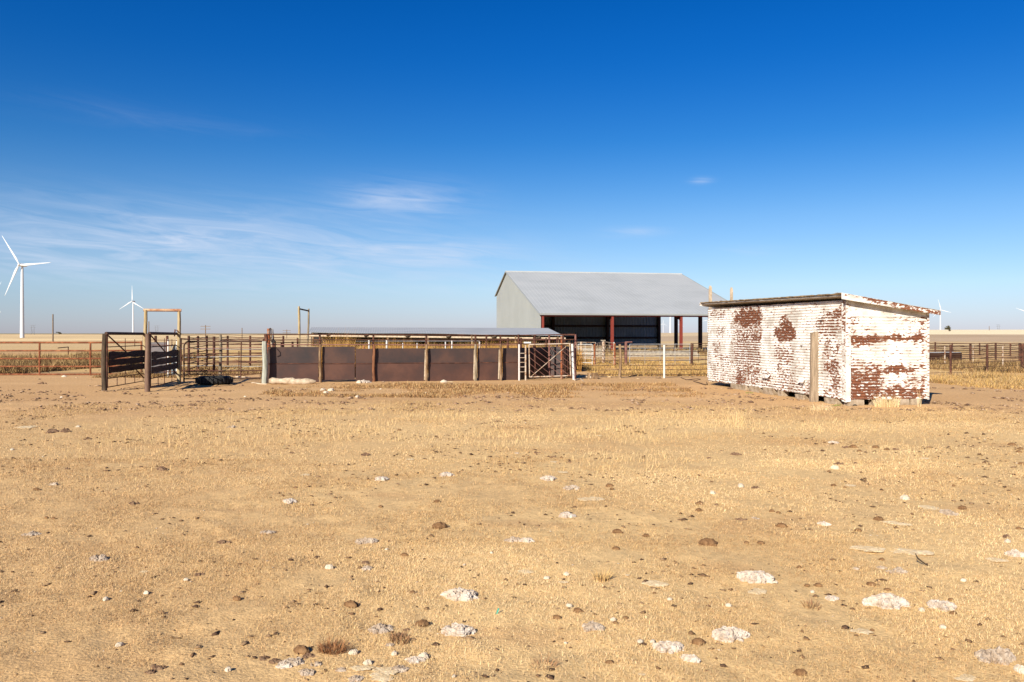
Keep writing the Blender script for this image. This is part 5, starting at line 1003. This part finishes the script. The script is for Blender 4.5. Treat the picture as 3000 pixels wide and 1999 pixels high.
def short_grass():
    xs, ys, hs, ws = [], [], [], []
    for (n, d0, d1, h, w, s) in ((330000, 3.2, 6.4, .021, .0019, 1), (260000, 6.4, 10.5, .024, .0030, 2), (290000, 10.5, 18.8, .024, .0042, 3)):
        x, y = scatter(n, d0, d1, .69, 1, s); g = np.random.default_rng(s + 40); dn = fbm(x * 1.7, y * 1.7, 33, 4)
        k = (g.uniform(0, 1, n) < np.clip(.12 + 2.5 * (dn - .30), .08, 1) * (.12 + .88 * grass_w(x, y))); k &= norock(x, y, .74); x, y = x[k], y[k]
        xs.append(x); ys.append(y); hs.append(h * (.7 + .7 * fbm(x * 2.5, y * 2.5, 35, 3))); ws.append(np.full(len(x), w) * (.7 + .6 * y / d1))
    x, y, h, w = map(np.concatenate, (xs, ys, hs, ws)); g = np.random.default_rng(5)
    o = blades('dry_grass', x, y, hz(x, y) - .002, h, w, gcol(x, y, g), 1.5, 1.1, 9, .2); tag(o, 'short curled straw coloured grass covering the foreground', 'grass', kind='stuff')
short_grass()
def tall_grass():
    n = 80000; x, y = scatter(n, 8.5, 18.2, .66, 1, 8); g = np.random.default_rng(77)
    X = 1500 + x / y * FPX; Y = HZ + CZ * FPX / y
    m = sst(500, 1000, X) * (1 - sst(2650, 2900, X)) * sst(1440, 1330, Y) * (.25 + .75 * sst(1500, 1150, Y)); m = np.where(X < 1000, m * .9, m)
    m *= np.clip(2.6 * (fbm(x * .7, y * .7, 91, 4) - .36), 0, 1); m *= (1 - sst(1900, 2300, X) * .65 * (1 - np.exp(-((X - 2165) / 50) ** 2)))
    m = np.maximum(m, .45 * np.exp(-((X - 520) / 260) ** 2 - ((Y - 1300) / 60) ** 2))
    m *= grass_w(x, y); k = (g.uniform(0, 1, n) < m) & norock(x, y, 1.0); x, y = x[k], y[k]; X = 1500 + x / y * FPX
    h = .04 + .09 * fbm(x * 1.1, y * 1.1, 92, 3) + .14 * np.exp(-((X - 2165) / 45) ** 2) * (y > 13)
    c = np.array([.60, .42, .20]) * np.ones((len(x), 3))
    o = blades('tall_dry_grass', x, y, hz(x, y) - .005, h, np.full(len(x), .0042), c, .7, .8, 12, .22); tag(o, 'taller pale straw grass standing in a band across the yard', 'grass', kind='stuff')
tall_grass()
def clump(name, cx, cy, r, n, h, w, col, label, seed, lean=.35, ell=1.0):
    g = np.random.default_rng(seed); a = g.uniform(0, 6.3, n); q = np.sqrt(g.uniform(0, 1, n)) * r; x = cx + np.cos(a) * q; y = cy + np.sin(a) * q * ell
    o = blades(name, x, y, hz(x, y) - .005, np.full(n, h), np.full(n, w), np.array(col) * np.ones((n, 3)), lean, .3, seed, .25); tag(o, label, 'grass' if 'grass' in name else 'plant'); return o
a = HC - HA * .35 + HB * .75
clump('grass_tuft', a.x, a.y, .26, 330, .24, .0045, (.68, .52, .27), 'tall straw grass tuft in front of the shed front wall', 31, .4, .4)
b = HC - HA * .45 + HB * 1.45; clump('grass_tuft', b.x, b.y, .04, 8, .42, .006, (.66, .5, .28), 'two or three lone stalks in front of the shed, right of the tall tuft', 32, .15)
b = HC - HA * .5 - HB * .15; clump('grass_tuft', b.x - .9, b.y - .6, .22, 150, .15, .0045, (.66, .5, .28), 'small straw tuft in front of the plank at the shed corner', 33, .4, .5)
x, y = px(973, gd(1908)); clump('dead_plant', x, y, .06, 330, .065, .003, (.26, .12, .05), 'reddish brown dead plant by the broken clod heap', 34, 1.3)
x, y = px(1590, gd(1955)); clump('dead_plant', x, y, .06, 60, .06, .003, (.32, .17, .08), 'sprawling red brown dry stalks at the bottom centre', 35, 1.5)
x, y = px(1170, gd(1880)); clump('dead_plant', x, y, .05, 160, .04, .004, (.28, .15, .07), 'brown dead plant below the crumbling grey clod', 36, .8)
x, y = px(1762, gd(1700)); clump('dead_plant', x, y, .05, 110, .07, .004, (.52, .34, .14), 'yellow brown dry tuft right of the two small white stones', 37, .7)
x, y = px(2380, gd(1775)); clump('dead_plant', x, y, .05, 70, .05, .004, (.30, .17, .08), 'dark little dead plant below left of the round pale rock', 38, .8)
for i, (X, Y, lab) in enumerate(((2330, 1150, 'green weed tuft at the foot of the shed side wall, left of the plank'), (2455, 1190, 'small green weed at the shed corner right of the plank'), (2200, 1152, 'tiny green weed by the far block under the shed'))):
    x, y = px(X, gd(Y)); clump('green_weed', x - .05, y, .10, 60, .05, .008, (.16, .22, .05), lab, 60 + i, .9, .5)

def band(name, label, pts, n, h, w, cols, seed, lean=.6, curl=.8, jitter=(.6, 1.2), dens=1.0, hn=.6):
    """weeds scattered along a polyline of (pixel column, depth) with a half depth"""
    g = np.random.default_rng(seed); P = np.array([(*px(X, D), hd) for X, D, hd in pts]); seg = np.hypot(*(P[1:, :2] - P[:-1, :2]).T); cs = np.concatenate([[0], np.cumsum(seg)]); s = g.uniform(0, cs[-1], n)
    x = np.interp(s, cs, P[:, 0]); y = np.interp(s, cs, P[:, 1]) + g.uniform(-1, 1, n) * np.interp(s, cs, P[:, 2]); cl = fbm(x * .9, y * .9, seed, 3); k = g.uniform(0, 1, n) < np.clip((cl - .5 + .25 * dens) * 4, 0, 1); x, y, cl = x[k], y[k], cl[k]
    m = len(x); ci = np.array(cols)[g.integers(0, len(cols), m)]; hh = h * (1 - hn + 2 * hn * np.clip((cl - .35) * 2.2, 0, 1))
    o = blades(name, x, y, H(x, y) - .01, hh, np.full(m, w), ci, lean, curl, seed, .28); return tag(o, label, 'weeds', kind='stuff')
OR = [(.50, .27, .065), (.40, .20, .05), (.55, .33, .10), (.24, .12, .035)]; BR_ = [(.30, .18, .07), (.22, .13, .055), (.38, .25, .11), (.14, .08, .035)]
band('dry_weeds', 'tall orange yellow weeds behind the left part of the steel fence', [(800, 31, 1.6), (1050, 31, 1.6)], 30000, .92, .012, OR, 101, .45, .9, dens=1.5)
band('dry_weeds', 'tall orange yellow weeds filling the pen behind the middle of the steel fence', [(1050, 36, 2.5), (1480, 36, 2.5)], 60000, 1.0, .012, OR, 102, .45, .9, dens=1.9, hn=.3)
band('dry_weeds', 'tall orange weeds behind the slanting rod gate and low shed end', [(1470, 38, 2.5), (1690, 37, 2.5)], 34000, .98, .012, OR, 103, .45, .9, dens=1.6, hn=.4)
band('pale_tall_weeds', 'bleached tall grass growing under the low livestock shed eave', [(915, 43, 1.2), (1640, 39, 1.0)], 22000, .92, .010, [(.46, .29, .11), (.38, .22, .08), (.50, .35, .16)], 104, .3, .5, dens=1.3, hn=.25)
band('brown_weeds', 'olive brown dry weeds beyond the rusty red pipe fence', [(-60, 43, 10.5), (420, 43, 10.5)], 90000, .40, .022, BR_, 105, .9, .9, dens=1.1)
band('low_weeds', 'low dry weeds on the bare dirt in front of the steel fence', [(820, 23.5, 2.6), (1500, 23.0, 2.6), (2020, 23.5, 2.8)], 60000, .085, .012, [(.40, .23, .09), (.30, .16, .065), (.48, .32, .15), (.2, .11, .05)], 106, 1.2, .9, dens=.62)
band('low_weeds', 'low dry weeds spread over the pens in front of the barn', [(1690, 40, 9), (2080, 40, 9)], 50000, .16, .02, [(.50, .32, .11), (.42, .26, .09), (.32, .19, .08)], 107, 1.1, .9, dens=.8)
band('yellow_weeds', 'orange yellow weeds on the right between the shed and the barbed wire', [(2740, 26.6, 2.8), (3100, 26.0, 3.6)], 30000, .22, .012, [(.52, .33, .11), (.44, .26, .09), (.5, .34, .16), (.28, .17, .08)], 108, 1.0, .9, dens=1.05)
band('yellow_weeds', 'yellow weeds beyond the barbed wire on the far right', [(2680, 38, 5), (3150, 38, 5)], 30000, .3, .02, BR_, 109, .9, .9, dens=.8)
band('low_weeds', 'scattered dry weeds around the pens behind the bow gate', [(430, 34, 4.5), (790, 34, 4.5)], 22000, .16, .016, BR_, 110, 1.1, .9, dens=.7)
band('low_weeds', 'dark weeds and rubbish along the foot of the open barn', [(1590, 62, 1), (2200, 64.5, 1)], 9000, .45, .03, [(.3, .2, .09), (.42, .3, .12), (.2, .12, .06)], 111, .9, .9, dens=.8)
band('low_weeds', 'dry tufts along the grass edge in front of the dirt strip', [(0, 16.6, 2.0), (900, 18.0, 1.6), (1950, 18, 1.6), (2100, 16.6, 1.5), (3000, 15.8, 2.0)], 40000, .045, .006, [(.44, .29, .13), (.36, .23, .10), (.50, .34, .16)], 112, 1.1, .9, dens=.6)

def chips(name, label, n, d0, d1, cols, smin, smax, seed, cond=None, kind='gravel', flat=.5):
    x, y = scatter(n, d0, d1, .69, 1, seed); g = np.random.default_rng(seed)
    if cond is not None: k = cond(x, y, g); x, y = x[k], y[k]
    n = len(x); base = np.array([(1, 0, 0), (0, 1, 0), (-1, 0, 0), (0, -1, 0), (0, 0, 1), (0, 0, -.5)], float); F = np.array([(0, 1, 4), (1, 2, 4), (2, 3, 4), (3, 0, 4), (1, 0, 5), (2, 1, 5), (3, 2, 5), (0, 3, 5)])
    s = smin * (smax / smin) ** (g.uniform(0, 1, n) ** 2); s = s * (.6 + y / d1)
    V = base[None] * (1 + .5 * g.uniform(-1, 1, (n, 6, 3))) + .25 * g.uniform(-1, 1, (n, 6, 3)); V = V * s[:, None, None]; V[:, :, 2] *= flat; V[:, :, 0] *= g.uniform(.8, 1.8, (n, 1))
    a = g.uniform(0, 6.3, n); ca, sa = np.cos(a)[:, None], np.sin(a)[:, None]; X = V[:, :, 0] * ca - V[:, :, 1] * sa; Yv = V[:, :, 0] * sa + V[:, :, 1] * ca
    V = np.stack([X + x[:, None], Yv + y[:, None], V[:, :, 2] + (hz(x, y) + s * flat * .4)[:, None]], 2).reshape(-1, 3)
    T = (F[None] + (np.arange(n) * 6)[:, None, None]).reshape(-1, 3); ci = np.array(cols)[g.integers(0, len(cols), n)]
    o = np_mesh(name, V, None, T, np.repeat(ci, 6, 0), M_blade); return tag(o, label, kind, kind='stuff')
clus = lambda x, y, g: g.uniform(0, 1, len(x)) < np.clip((fbm(x * 1.0, y * 1.0, 130, 3) - .5) * 5, .05, 1)
chips('dung_crumbs', 'dark brown crumbs and specks scattered over the grass and dirt', 22000, 3.6, 21, [(.16, .09, .045), (.09, .05, .028), (.24, .15, .08)], .004, .026, 121, clus, 'debris')
chips('gravel', 'pale pebbles and chips scattered over the ground', 3000, 3.6, 30, [(.5, .40, .28), (.42, .32, .22), (.56, .48, .37)], .003, .016, 122, clus, 'gravel')
chips('dirt_clods', 'dark and reddish dirt lumps on the bare strip before the fences', 9500, 17, 27, [(.20, .12, .07), (.28, .17, .10), (.36, .24, .15), (.14, .08, .05)], .009, .045, 123, clus, 'debris')
chips('dirt_clods', 'low lumps and rubbish over the pens and yard behind the fences', 2600, 28, 60, [(.24, .15, .08), (.34, .22, .12), (.5, .36, .2)], .02, .09, 124, clus, 'debris')
